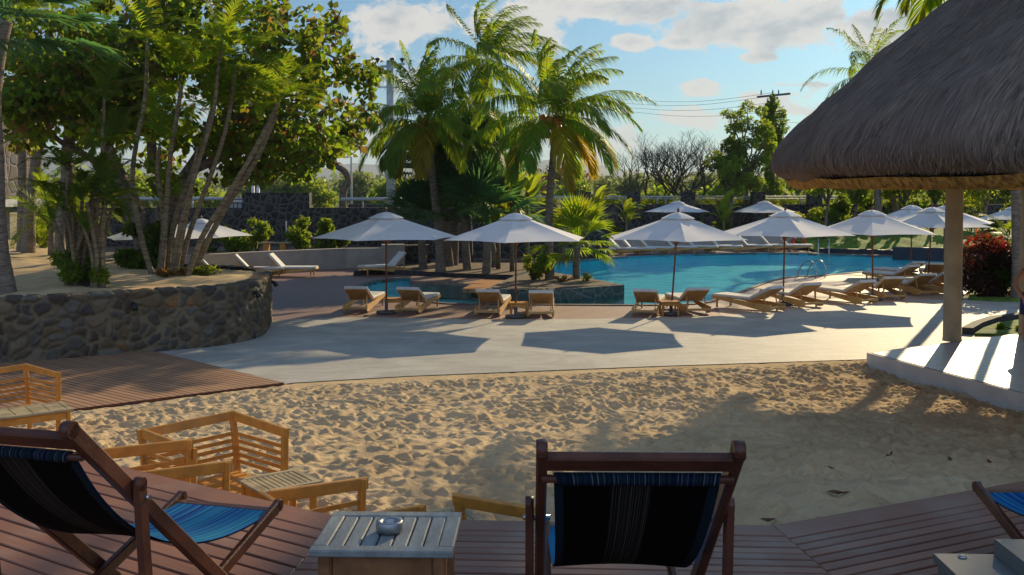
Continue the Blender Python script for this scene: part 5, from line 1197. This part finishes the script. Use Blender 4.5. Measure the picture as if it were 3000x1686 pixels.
for i, (px, w, hh, l) in enumerate([(620, .9, .62, 'leafy shrub behind the low wall nearest the leaning stems'), (700, .75, .62, 'leafy shrub behind the low wall, second from the left'), (752, .62, .75, 'bright leafy shrub behind the low wall between the parasol and the grey post'), (872, .58, .75, 'bright round shrub just right of the thin grey post'), (948, .5, .78, 'small shrub half behind the first parasol canopy'), (985, .5, .5, 'dark shrub under the first parasol canopy')]):
    q = P(px, 720, 42); shrub('hedge_shrub', l, (q.x, 42, .5), (w, .5, hh), 1500, .15, LEAF_MID if i != 5 else LEAF_DARK, 510+i, 'shrubs behind the low wall')
t = thing('wooden_bench', 'small orange wooden bench behind the low wall between two shrubs', 'bench', (P(805, 700, 41.5).x, 41.5, .55)); m_ = MB(); m_.box((0, 0, .42), (1.3, .35, .05)); m_.build('seat', TEAKP, t)
for s in (-.35, .35): m_ = MB(); m_.box((s, 0, .2), (.22, .3, .39)); m_.build('leg', TEAK, t)
PALM_D = leafmat('palm_leaflet_deep', (.05, .085, .012), (.32, .38, .02), .45, .04)
# ---------------------------------------------------------------- left planter: multi-stemmed palms
def areca(label, base_d, stems, crowns, seed, z0, nfr=9, L=1.7, mat=PALM, ll=.42, rs=.055, name='clustering_palm'):
    r = random.Random(seed); b_ = P(stems[0][0][0], stems[0][0][1], base_d); o_ = Vector((b_.x, base_d, z0)); t = thing(name, label, 'palm tree', tuple(o_))
    VS = []; FS = []
    for si, st_ in enumerate(stems):
        dd = base_d+r.uniform(-.35, .35); pts = [P(x, y, dd+(.0 if k else 0)) for k, (x, y) in enumerate(st_)]; pts[0].z = z0-.1
        lp = [tuple(p-o_) for p in pts]; cm = catmull(lp, 9); m_ = MB(); n = len(cm); rr_ = rs*r.uniform(.8, 1.15)
        m_.tube(cm, [rr_*(1.15-.35*i/n)*(1+.10*(i % 3 == 0))*(1+.6*max(0, 1-i/3)) for i in range(n)], 9); m_.build('stem', BARKG, t)
        if si in crowns:
            for k in range(nfr):
                frond_into(VS, FS, cm[-1], k*2.4+r.uniform(-.3, .3), math.radians(r.uniform(15, 80)), L*r.uniform(.75, 1.15), r, r.uniform(.9, 1.5), .55, 40, ll, .032, .5, .35, .02)
    build_vf('fronds', VS, FS, mat, t); return t
areca('fan-shaped clump of many slender leaning palm stems in the planter', 22.9, [
    [(452, 812), (415, 700), (396, 600), (388, 510), (403, 400), (425, 290), (432, 130)],
    [(470, 815), (482, 700), (488, 600), (500, 450), (520, 330), (532, 250)],
    [(498, 816), (520, 700), (545, 600), (590, 450), (625, 330), (640, 200), (650, 130)],
    [(520, 816), (550, 700), (585, 600), (640, 450), (672, 330), (690, 190)],
    [(540, 818), (590, 700), (650, 600), (735, 460), (795, 345), (815, 300)],
    [(556, 816), (612, 700), (668, 600), (752, 465), (808, 340)],
    [(485, 815), (495, 740), (520, 620), (565, 500), (600, 400), (618, 330)],
    [(508, 816), (532, 700), (560, 560), (580, 430)],
    [(462, 814), (474, 730), (478, 640), (462, 500), (468, 430)]], (0, 1, 2, 3, 4, 5, 6, 8), 601, PZ, nfr=8, L=1.8, ll=.46)
areca('bushy clump of palm stems at the left of the planter', 20.2, [
    [(275, 838), (275, 700), (290, 560), (300, 430), (305, 290)], [(235, 840), (240, 720), (262, 600), (308, 500), (325, 430)], [(205, 836), (210, 700), (195, 600), (200, 500)],
    [(255, 842), (262, 720), (270, 640), (268, 560)], [(220, 842), (215, 760), (205, 680), (190, 620)], [(300, 838), (302, 740), (300, 660), (310, 600)]]+[[(x0, 840+(k % 3)*3), (x0+(k % 4-1.5)*6, 760), (x0+(k % 5-2)*13, 690-(k % 3)*30), (x0+(k % 5-2)*22, 640-(k*37 % 60))] for k, x0 in enumerate(range(198, 302, 7))], (0, 1, 2, 4, 5, 9, 15), 602, PZ, nfr=7, L=1.3, rs=.04, ll=.36, mat=PALM_D)
shrub('base_shrub', 'low bushy growth round the foot of the left stem clump', (P(240, 800, 20.0).x, 20.0, PZ), (.55, .4, .42), 2600, .10, LEAF_MID, 520, aspect=.35)
shrub('leaf_litter_mound', 'heap of dry fibre at the foot of the leaning stems', (P(495, 815, 22.6).x, 22.5, PZ), (.5, .3, .12), 900, .09, LEAF_DRY, 521, aspect=.2)
shrub('yellow_tuft', 'yellow tuft of fallen frond at the foot of the leaning stems', (P(598, 805, 23).x, 23, PZ), (.28, .2, .13), 260, .16, LEAF_BR, 522, aspect=.2)
shrub('dark_shrub', 'dark shrub in the planter left of the leaning stems', (P(425, 790, 25.5).x, 25.5, PZ), (.85, .6, .62), 4200, .14, LEAF_DARK, 523)
DEADL = leafmat('leaf_dead', (.06, .035, .018), (.10, .05, .02), .4)
# tapering trunks at the far left
def trunk_tree(label, pxs, d, rads, z0, leaves=None, seed=0, bark=BARKP, name='palm_tree', skirt=True):
    pts = [P(x, y, d) for x, y in pxs]; o_ = Vector((pts[0].x, d, z0)); pts[0].z = z0-.1; t = thing(name, label, 'palm tree', tuple(o_)); cm = catmull([tuple(p-o_) for p in pts], 8); n = len(cm)
    m_ = MB(); m_.tube(cm, [float(np.interp(i/(n-1), np.linspace(0, 1, len(rads)), rads))*(1+.035*(i % 2)) for i in range(n)], 14); m_.build('trunk', bark, t)
    if leaves:
        r = random.Random(seed); VS = []; FS = []; nL, R_, pt, mat, er = leaves
        for k in range(nL): fan_into(VS, FS, cm[-1], k*2.39996, math.radians(er[0]+(er[1]-er[0])*k/nL), pt*r.uniform(.8, 1.2), R_*r.uniform(.85, 1.1), r, droop=.4)
        build_vf('leaves', VS, FS, mat, t)
        VS = []; FS = []
        for k in range(10 if skirt else 0): fan_into(VS, FS, cm[-1]+Vector((0, 0, -.2-1.2*r.random())), r.uniform(0, 6.28), math.radians(r.uniform(-89, -66)), .3, R_*.9, r, nseg=26, spread=.8, droop=.6)
        if skirt: build_vf('dead_leaves', VS, FS, DEADL, t)
    return t
trunk_tree('thick palm trunk flaring at its foot on the left edge of the planter', [(4, 868), (-6, 740), (-10, 600), (-14, 450), (-22, 300), (-6, 150), (14, 60)], 19.0, [.30, .19, .15, .15, .15, .15, .14], PZ, (24, 1.3, 1.1, PALM_B, (80, -30)), 611, skirt=False)
trunk_tree('straight pale palm trunk, left of two joined near the ground at far left', [(66, 735), (66, 600), (66, 450), (55, 300), (60, 130)], 32, [.19, .15, .14, .14, .13], PZ, (16, 1.4, 1.2, PALM, (85, -20)), 612)
trunk_tree('palm trunk leaning right, right of two joined near the ground at far left', [(82, 738), (88, 600), (106, 480), (125, 360), (140, 200), (150, 60)], 31.5, [.22, .17, .16, .16, .15, .15], PZ, (20, 1.6, 1.3, PALM, (85, -30)), 613)
trunk_tree('knotted pale trunk behind the left stem clump', [(170, 705), (180, 620), (198, 520), (194, 460), (204, 395), (200, 300)], 26, [.13, .13, .17, .14, .15, .1], PZ, None, 0, BARKP, 'dead_palm')
# big broadleaf tree
bt = Vector((P(432, 730, 26).x, 26, PZ)); T_ = thing('broadleaf_tree', 'big spreading broadleaf tree filling the upper left of the view', 'tree', tuple(bt))
m_ = MB()
def br_(pxs, d, rads):
    pts = [P(x, y, dd) for (x, y), dd in zip(pxs, np.linspace(26, d, len(pxs)))]; cm = catmull([tuple(p-bt) for p in pts], 6); n = len(cm)
    m_.tube(cm, [float(np.interp(i/(n-1), np.linspace(0, 1, len(rads)), rads)) for i in range(n)], 9)
br_([(440, 790), (420, 690), (382, 590), (340, 500), (300, 400), (250, 300), (200, 200)], 26, [.32, .28, .24, .2, .15, .1, .05])
br_([(440, 790), (460, 690), (500, 590), (560, 500), (620, 400), (680, 300), (720, 180)], 26.5, [.32, .28, .24, .2, .15, .1, .05])
br_([(560, 500), (680, 450), (800, 420), (900, 360), (980, 300)], 27, [.13, .11, .09, .06, .03]); br_([(620, 400), (760, 300), (880, 200), (960, 110)], 27, [.1, .08, .06, .03])
br_([(720, 480), (820, 490), (900, 470), (960, 430)], 28, [.08, .06, .05, .03]); br_([(340, 500), (240, 450), (160, 400), (100, 300)], 25.5, [.12, .09, .06, .03]); br_([(700, 260), (800, 100), (880, 20)], 26, [.08, .05, .03]); br_([(450, 500), (440, 300), (480, 100), (500, -50)], 26, [.14, .1, .08, .05])
br_([(880, 200), (960, 160), (1060, 250)], 26.5, [.04, .03, .015]); br_([(900, 120), (980, 60), (1000, 30)], 26.5, [.04, .03, .015])
m_.build('trunk', BARK, T_)
cl = []; r = random.Random(77)
def fill(x0, x1, y0, y1, n, s0, s1, dr=(24, 29)):
    for _ in range(n):
        s = r.uniform(s0, s1); cl.append(blob(r.uniform(x0, x1), r.uniform(y0, y1), r.uniform(*dr), s, s, s*.8))
fill(-60, 300, 40, 330, 40, .3, .6); fill(60, 420, 180, 420, 44, .26, .52); fill(250, 800, -60, 230, 84, .26, .52); fill(330, 800, 200, 420, 60, .24, .48); fill(700, 960, 300, 510, 54, .2, .40); fill(780, 960, 20, 300, 26, .2, .42)
fill(960, 1010, 20, 130, 6, .16, .26, (26, 27)); fill(880, 1010, 120, 300, 12, .18, .32, (26, 27)); fill(990, 1045, 150, 250, 6, .16, .26, (26, 27)); fill(1060, 1110, 160, 290, 9, .17, .26, (26, 27)); fill(1000, 1090, 300, 400, 12, .2, .32, (26, 28)); fill(640, 840, 400, 520, 16, .22, .42); fill(420, 560, 400, 560, 9, .2, .4); fill(900, 1040, 380, 440, 8, .2, .32)
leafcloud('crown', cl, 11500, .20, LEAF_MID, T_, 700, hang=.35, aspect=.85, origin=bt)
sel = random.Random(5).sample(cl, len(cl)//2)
leafcloud('dark_leaves', cl, 8500, .20, LEAF_DARK, T_, 701, hang=.35, aspect=.85, origin=bt, shell=.8)  # darker leaf colour mixed at random through the same clumps
leafcloud('yellowing_leaves', random.Random(9).sample(cl, len(cl)//2), 1800, .2, LEAF_DRY, T_, 702, hang=.4, aspect=.8, origin=bt, shell=.8)
# small crooked tree on the dark wall
t = thing('crooked_tree', 'crooked bare trunk behind the tall dark pier on the left', 'tree', (P(1005, 570, 50).x, 50, 0)); o_ = Vector(t.location); m_ = MB()
m_.tube(catmull([tuple(P(x, y, 50)-o_) for x, y in [(1002, 700), (1006, 565), (1020, 535), (1012, 505), (985, 485), (975, 460), (975, 430)]], 6), [.2-.002*i for i in range(37)], 8); m_.build('trunk', BARK, t)
leafcloud('crown', [blob(x, y, 50, .8, .8, .6) for x, y in ((960, 420), (930, 450), (1000, 410), (900, 480), (860, 500))], 2500, .24, LEAF_MID, t, 703, origin=o_)
# ---------------------------------------------------------------- trees beyond the walls
LEAF_RUST = leafmat('leaf_rust', (.14, .07, .03), (.25, .13, .04), .4)
FT = 'trees beyond the garden wall'
specs = [(1640, 150, 470, 9, LEAF_RUST, 'rust-brown tree crown far beyond the rail, just right of the main trunk'), (1700, 140, 500, 8, LEAF_FAR, 'grey-green tree far beyond the rail, left of the yellow frond tips'), (1790, 150, 505, 8, LEAF_FAR, 'grey-green tree far beyond the rail, behind the yellow frond tips'),
         (1690, 95, 535, 4, LEAF_MID, 'small bright round tree beyond the rail'), (1870, 120, 520, 7, LEAF_FAR, 'low tree mass beyond the rail behind the left bare tree'), (1960, 130, 515, 8, LEAF_FAR, 'far tree between the two bare trees'), (2060, 120, 500, 8, LEAF_FAR, 'far tree right of the second bare tree'),
         (1930, 85, 545, 3.5, LEAF_MID, 'small green tree beyond the rail under the left bare tree'), (2110, 90, 530, 5, LEAF_MID, 'green tree beyond the rail left of the vine-covered pole'), (2330, 100, 520, 8, LEAF_MID, 'green tree just left of the thatched eave'),
         (2450, 90, 540, 6, LEAF_MID, 'tree under the thatched eave, left part'), (2900, 85, 530, 8, LEAF_DARK, 'dark tree right of the pavilion column'), (900, 110, 520, 7, LEAF_MID, 'tree beyond the dark wall right of the white posts'), (1070, 130, 500, 7, LEAF_FAR, 'far tree right of the street lamp'),
         (1160, 100, 530, 5, LEAF_MID, 'tree beyond the wall at the foot of the power pole'), (780, 110, 500, 8, LEAF_FAR, 'far tree above the corrugated shed'), (560, 95, 520, 7, LEAF_MID, 'tree beyond the wall seen through the leaning stems'), (300, 90, 480, 9, LEAF_MID, 'tree beyond the wall at the left behind the stem clump'), (430, 120, 500, 9, LEAF_FAR, 'far tree seen through the stems at the left')]
for i, (px, d, ty, w, mt_, l) in enumerate(specs):
    tp = P(px, ty, d); h = tp.z; w = w*.5; tree('distant_tree', l, 'tree', (tp.x, d, 0), (tp.x, d, h*.4), ((tp.x, d, h*.55), (w, w*.6, h*.40)), 18, max(.9, h*.2), 2600, .26+d*.0016, mt_, 800+i, .2, FT, minr=.2)
# far wooded plain that reads as one mass
r2 = np.random.default_rng(91); n = 260; blobs = []
for k in range(n):
    d = r2.uniform(170, 420); px = r2.uniform(-900, 3900); z = r2.uniform(1.5, 5.0)*(1+d/600); x = (px-1500)/F*d; blobs.append((x, d, z*.5, 7+d*.02, 5, z*.75))
wo_ = leafcloud('distant_woodland', blobs, 30000, 1.5, LEAF_FAR, None, 92, aspect=.9); tag(wo_, 'low band of distant woodland along the horizon beyond the walls', 'woodland', None, 'stuff')
# bare trees
def bare(label, base_px, d, h, spread, seed):
    r = random.Random(seed); b_ = Vector((P(base_px, 600, d).x, d, 0)); t = thing('bare_tree', label, 'tree', tuple(b_), 0, 'leafless trees beyond the garden wall'); m_ = MB()
    def grow(p, d_, l, rad, k):
        pts = [p.copy()]; q = p.copy(); dd = d_.copy()
        for i in range(3): dd = (dd+Vector((r.uniform(-.25, .25), r.uniform(-.25, .25), r.uniform(-.05, .2)))).normalized(); q = q+dd*l/3; pts.append(q.copy())
        m_.tube(pts, [rad, rad*.9, rad*.8, rad*.68], 6 if k > 1 else 4, False)
        if k <= 0: return
        for j in range(3 if k > 2 else (3 if r.random() < .25 else 2)):
            a = r.uniform(0, 6.28); e = (dd*1.0+Vector((math.cos(a)*spread, math.sin(a)*spread, r.uniform(.0, .35)))).normalized(); grow(q, e, l*r.uniform(.66, .86), rad*.62, k-1)
    m_.tube([(0, 0, -.1), (.05, 0, h*.15), (0, 0, h*.28)], [.3, .2, .17], 8)
    for j in range(5):
        a = j*1.26+r.uniform(-.3, .3); grow(Vector((0, 0, h*.27)), Vector((math.cos(a)*.85, math.sin(a)*.6, .75)).normalized(), h*.235, .085, 5)
    m_.build('trunk', BARKD, t)
bare('leafless grey tree beyond the garden wall, left of two', 1925, 66, 6.6, .8, 3); bare('leafless grey tree beyond the garden wall, right of two', 2020, 65, 6.8, .8, 8)
# vine-covered tree and neighbours
q = P(2185, 560, 62); tree('leafy_tree', 'leafy tree with light gaps just left of the vine-covered pole', 'tree', (q.x, 62, 0), at(2185, 520, 62), (at(2185, 435, 62), (2.1, 1.5, 2.7)), 46, .42, 7500, .17, LEAF_MID, 901, .16)
q = P(2140, 560, 60); tree('leafy_tree', 'dark rounded tree left of the vine-covered pole', 'tree', (q.x, 60, 0), at(2140, 540, 60), (at(2135, 470, 60), (1.0, 1, 1.5)), 16, .5, 3800, .18, LEAF_DARK, 902, .16)
vine = thing('climbing_vine', 'climbing vine wrapped around the distant wooden power pole', 'vine', (P(2264, 600, 67.6).x, 67.6, 0)); vo = Vector(vine.location)
leafcloud('foliage', [blob(2264+random.uniform(-16, 16), y, 67.6, .42, .4, .45) for y in range(300, 570, 14)]+[blob(2280+random.uniform(-10, 20), y, 67.6, .4, .4, .4) for y in range(330, 460, 22)], 4500, .2, LEAF_MID, vine, 903, origin=vo)
m_ = MB(); m_.tube([(0.2, 0, 0), (.25, -.15, 4), (.15, -.1, 8)], [.06, .05, .03], 6); m_.build('stem', BARK, vine)
tree('leafy_tree', 'small tree with thin trunk beyond the pool, left of the roof eave', 'tree', (P(2140, 600, 58).x, 58, 0), at(2140, 590, 58), (at(2145, 520, 58), (.9, .8, 1.2)), 10, .45, 1800, .2, LEAF_MID, 904, .08)
# garden across the pool, right: bright shrubs, young trees and dark trunks
GG = 'garden shrubs beyond the pool'
for i, (px, d, zb, w, h, mt_, l) in enumerate([(2095, 57.5, 0, 1.2, .8, LEAF_MID, 'green shrub between the distant parasols'), (2160, 58, 0, 1.0, .7, LEAF_DARK, 'dark shrub between the distant parasols'), (2300, 58, 0, 1.3, 1.3, LEAF_BR, 'yellow-green shrub right of the fourth parasol tip'), (2370, 57, .3, 1.1, 1.15, LEAF_BR, 'bright shrub left of the fifth parasol tip'),
                                      (2440, 58, .6, 1.3, 1.3, LEAF_MID, 'leafy shrub behind the fifth parasol tip'), (2520, 57, .6, 1.3, 1.6, LEAF_DARK, 'dark round shrub behind the fifth parasol'), (2600, 58, .6, 1.3, 1.5, LEAF_BR, 'bright shrub behind the parasols left of the column'), (2690, 58, .6, 1.4, 1.5, LEAF_MID, 'shrub behind the parasols just left of the column'), (2850, 56, .6, 1.8, 1.6, LEAF_DARK, 'dark shrub mass right of the column'), (2960, 55, .6, 1.6, 1.7, LEAF_DARK, 'dark shrub mass at the right edge'), (1790, 57, 0, 1.1, .7, LEAF_MID, 'green shrub behind the leaning parasol, left'), (1720, 57.5, 0, 1.1, .7, LEAF_MID, 'green shrub behind the small fan palm')]):
    shrub('garden_shrub', l, (P(px, 600, d).x, d, zb-.05), (w, .8, h), 1900, .20, mt_, 930+i, GG)
for i, (px, d, ty, l) in enumerate([(2415, 54, 520, 'young tree with slender trunk left under the eave'), (2500, 55, 520, 'young tree with slender trunk mid under the eave'), (2640, 54, 515, 'young tree behind the parasols under the eave'), (2730, 55, 510, 'young tree just left of the column under the eave'), (2880, 52, 520, 'young tree right of the column under the eave')]):
    tp = P(px, ty, d); tree('garden_tree', l, 'tree', (tp.x, d, .6), (tp.x+.2, d, 2.4), ((tp.x, d, 3.9), (1.3, 1, 1.2)), 12, .6, 2400, .2, LEAF_BR if i % 2 == 0 else LEAF_MID, 960+i, .09, 'young trees in the garden beyond the pool')
# hedge strip beyond the garden wall
hb = []
for k in range(90):
    px = 1560+k*11; hb.append(blob(px, 592, 63.5, .7, .5, .35))
t = thing('hedge', 'clipped bright hedge showing above the garden wall', 'hedge', (8, 63.5, 0)); leafcloud('foliage', hb, 9000, .16, LEAF_BR, t, 990, origin=(8, 63.5, 0))
# croton, palm trunk and small fan fronds on the right
cb_ = G(2895, 870); WINE = leafmat('leaf_maroon', (.045, .022, .014), (.12, .035, .015), .5, .04); t = thing('croton_bush', 'red-topped croton bush right of the pavilion column', 'shrub', tuple(cb_)); r_ = random.Random(4)
lo = clumps((0, 0, .85), (.75, .6, .8), 16, .36, 41, minr=.1); hi = clumps((-.05, -.1, 1.5), (.55, .5, .28), 8, .28, 42, minr=.1); rt = clumps((.55, .1, .7), (.55, .5, .6), 9, .34, 43, minr=.1)
leafcloud('foliage', lo, 4200, .15, WINE, t, 44, aspect=.4); leafcloud('red_leaves', hi, 380, .14, LEAF_RED, t, 45, aspect=.4); leafcloud('green_leaves', rt, 2600, .17, LEAF_DARK, t, 46, aspect=.4)
m_ = MB(); limbs(m_, (0, 0, -.05), [c[:3] for c in lo[:8]+hi[:4]], .03, 47); m_.build('stems', BARKD, t)
coconut('dark ringed palm trunk at the right edge behind the croton', [(2980, 875), (2978, 700), (2976, 300), (2985, -100), (3000, -500)], 28.5, .135, .11, 42, 3.8, 108, wind=.1, ymat=.1, nuts=False, nl=40, ll=.9)  # unseen crown set this high so its shadow covers the deck table
VS = []; FS = []; r_ = random.Random(15); b_ = P(2945, 800, 33); t = thing('fan_palm', 'small green palm between the croton and the dark palm trunk', 'palm tree', (b_.x, 33, 0)); tz = P(2948, 690, 33)-Vector(t.location)
for k in range(14): frond_into(VS, FS, tz, k*2.4, math.radians(70-9*k), 1.2, r_, 1.2, .1, 26, .4, .03, .5)
build_vf('fronds', VS, FS, PALM, t); m_ = MB(); m_.tube([(0, 0, -.05), tuple(tz)], [.09, .07], 8); m_.build('trunk', BARKP, t)
shrub('edge_shrub', 'small leafy plants on the little lawn behind the columns', G(2990, 972), (.7, .3, .10), 900, .08, LEAF_BR, 530)
# small shrubs by the left trunks
shrub('garden_shrub', 'small yellow-green plant between the far left trunks and the clump', (P(125, 700, 34).x, 34, PZ-.05), (.55, .4, .5), 500, .16, LEAF_BR, 531)
for i, (px, d) in enumerate([(150, 30), (225, 31)]):
    VS = []; FS = []; r_ = random.Random(80+i); b_ = P(px, 690, d); t = thing('young_palm', ['young palm with arching fronds beside the knotted trunk', 'young palm with arching fronds behind the left stem clump'][i], 'palm tree', (b_.x, d, PZ))
    for k in range(16): frond_into(VS, FS, (0, 0, .9), k*2.4, math.radians(78-4*k), 2.2, r_, 1.1, .1, 34, .5, .03, .4)
    build_vf('fronds', VS, FS, PALM, t); m_ = MB(); m_.tube([(0, 0, -.05), (0, 0, .95)], [.12, .08], 8); m_.build('trunk', BARKP, t)
# dry leaves on the sand
LD = M('fallen_leaf', (.13, .06, .025), .8, .3)
for i, (px, py, l) in enumerate([(2430, 1383, 'curled brown fallen leaf on the shaded sand, largest'), (2606, 1343, 'brown fallen leaf near the sunlit patch of sand'), (2456, 1463, 'dark fallen leaf on the sand below the largest one'), (2785, 1360, 'brown fallen leaf on the sand towards the right edge'), (2900, 1368, 'brown fallen leaf on the sand nearest the right edge'), (2250, 1545, 'small dark leaf lying where the sand meets the deck')]):
    y = 7.6
    for _ in range(20):
        z = sz((px-1500)/F*y, y); q = G(px, py, z); y = q.y
    m_ = MB(); vs = []; r_ = random.Random(i); s = .075
    pr = [(-1, 0, .1), (-.4, .3, .25), (.3, .28, .2), (1, .05, .45), (.35, -.25, .3), (-.4, -.3, .15), (0, 0, .02)]
    m_.add([(x*s, y_*s, z_*s+.012) for x, y_, z_ in pr], [(0, 1, 6), (1, 2, 6), (2, 3, 6), (3, 4, 6), (4, 5, 6), (5, 0, 6)]); o = m_.build('fallen_leaf', LD, None, (q.x, q.y, z+.015)); o.rotation_euler = (0, 0, r_.uniform(0, 6)); tag(o, l, 'leaf', 'fallen leaves on the sand')
# ---------------------------------------------------------------- person at the right edge
def person():
    q = Vector((9.42+.62, 18.0, .272)); px = 3030; y = 18.2; x = (3026-1500)/F*y
    t = thing('person', 'person in dark blue swim shorts at the right edge, only a bent bare arm showing', 'person', (x, y, .272), math.radians(200))
    me = bpy.data.meshes.new('body'); V_ = []; E = []; R_ = []
    def v(p, r, par=None):
        V_.append(p); R_.append(r)
        if par is not None: E.append((par, len(V_)-1))
        return len(V_)-1
    pel = v((0, 0, .95), (.155, .115)); ab = v((0, .01, 1.08), (.135, .10), pel); ch = v((0, -.005, 1.27), (.165, .115), ab); sh = v((0, 0, 1.40), (.12, .085), ch); nk = v((0, 0, 1.50), (.055, .055), sh); hd_ = v((0, .02, 1.60), (.075, .085), nk); ht = v((0, .02, 1.68), (.078, .09), hd_); v((0, .01, 1.75), (.05, .06), ht)
    for s in (-1, 1):
        hp = v((s*.10, 0, .88), (.095, .095), pel); kn = v((s*.115, .01, .50), (.056, .058), hp); cf = v((s*.115, -.02, .34), (.055, .06), kn); an = v((s*.115, -.01, .08), (.036, .04), cf); ft = v((s*.125, .08, .035), (.042, .03), an); v((s*.13, .16, .022), (.04, .02), ft)
        s1 = v((s*.19, 0, 1.40), (.058, .058), sh)
        el_ = (s*.33, -.06, 1.13) if s > 0 else (s*.26, -.02, 1.12); wr = (s*.29, .09, .90) if s > 0 else (s*.27, .06, .88)
        u1 = v(((s*.19+el_[0])/2, el_[1]/2, 1.27), (.046, .048), s1); e1 = v(el_, (.038, .038), u1); f1 = v(tuple((a+b)/2 for a, b in zip(el_, wr)), (.034, .036), e1); w1 = v(wr, (.024, .028), f1)
        d = (Vector(wr)-Vector(el_)).normalized(); pm = Vector(wr)+d*.055+Vector((0, 0, -.01)); p1 = v(tuple(pm), (.022, .036), w1)
        for k, (o_, L) in enumerate(((-.030, .078), (-.010, .088), (.011, .082), (.030, .065))):
            a = pm+Vector((0, o_, -.028)); b_ = a+d*L*.5+Vector((0, 0, -.012)); c_ = b_+d*L*.35+Vector((-s*.012, 0, -.018)); i1_ = v(tuple(a), (.010, .010), p1); i2_ = v(tuple(b_), (.009, .009), i1_); v(tuple(c_), (.008, .008), i2_)
        a = Vector(wr)+d*.03+Vector((-s*.005, .030, 0)); i1_ = v(tuple(a), (.011, .011), w1); v(tuple(a+Vector((-s*.01, .030, -.04))), (.009, .009), i1_)
    me.from_pydata(V_, E, []); o = bpy.data.objects.new('body', me); COL.objects.link(o); o.parent = t
    md = o.modifiers.new('skin', 'SKIN'); md.use_smooth_shade = True
    for i, sv in enumerate(me.skin_vertices[0].data): sv.radius = R_[i]; sv.use_root = (i == 0)
    sb = o.modifiers.new('sub', 'SUBSURF'); sb.levels = 2; sb.render_levels = 2; me.materials.append(SKIN)
    SH = M('shorts', (.02, .035, .16), .8, .15)
    m_ = MB(); m_.lathe([(.150, .98), (.165, .94), (.185, .86), (.19, .80)], 20); m_.build('shorts', SH, t)
    for s in (-1, 1):
        m_ = MB(); m_.lathe([(.105, .84), (.112, .72), (.108, .58), (.10, .585)], 16, (s*.105, 0, 0)); m_.build('shorts_leg', SH, t)
    HR = M('hair', (.03, .02, .012), .7, .2); m_ = MB(); m_.lathe([(.0, .165), (.06, .15), (.095, .10), (.105, .03), (.095, -.02), (.07, -.06)], 18, (0, -.005, 1.64)); m_.build('hair', HR, t)
    EY = M('eye', (.7, .7, .7), .2); DK = M('pupil', (.02, .015, .01), .2)
    for s in (-1, 1):
        m_ = MB(); m_.lathe([(0, -.012), (.010, -.006), (.012, 0), (.010, .006), (0, .012)], 10, (s*.032, .098, 1.64)); e = m_.build('eye', EY, t); m_ = MB(); m_.lathe([(0, -.005), (.005, 0), (0, .005)], 8, (s*.032, .109, 1.64)); m_.build('pupil', DK, e)
        m_ = MB(); m_.tube([(s*.082, .0, 1.66), (s*.094, -.01, 1.645), (s*.086, .0, 1.61)], [.008, .014, .008], 8); m_.build('ear', SKIN, t)
    m_ = MB(); m_.tube([(0, .10, 1.645), (0, .125, 1.61), (0, .108, 1.60)], [.008, .015, .010], 8); m_.build('nose', SKIN, t)
    m_ = MB(); m_.tube([(-.022, .098, 1.572), (0, .106, 1.57), (.022, .098, 1.572)], [.004, .007, .004], 8); m_.build('mouth', M('lips', (.30, .08, .06), .5), t)
person()

# ---------------------------------------------------------------- the air between here and the mountains
hm = bpy.data.materials.new('haze'); hm.use_nodes = True; nt = hm.node_tree; nt.nodes.clear(); pv = nt.nodes.new('ShaderNodeVolumePrincipled'); pv.inputs['Color'].default_value = (.70, .84, 1, 1); pv.inputs['Density'].default_value = .00018; pv.inputs['Anisotropy'].default_value = .2
oo = nt.nodes.new('ShaderNodeOutputMaterial'); nt.links.new(pv.outputs[0], oo.inputs['Volume'])
m_ = MB(); m_.box((0, 4380, 148), (8600, 9100, 304)); hz_ = m_.build('haze', hm); hz_['kind'] = 'stuff'; hz_['label'] = 'thin pale haze over the distant land and mountains'; hz_['category'] = 'haze'
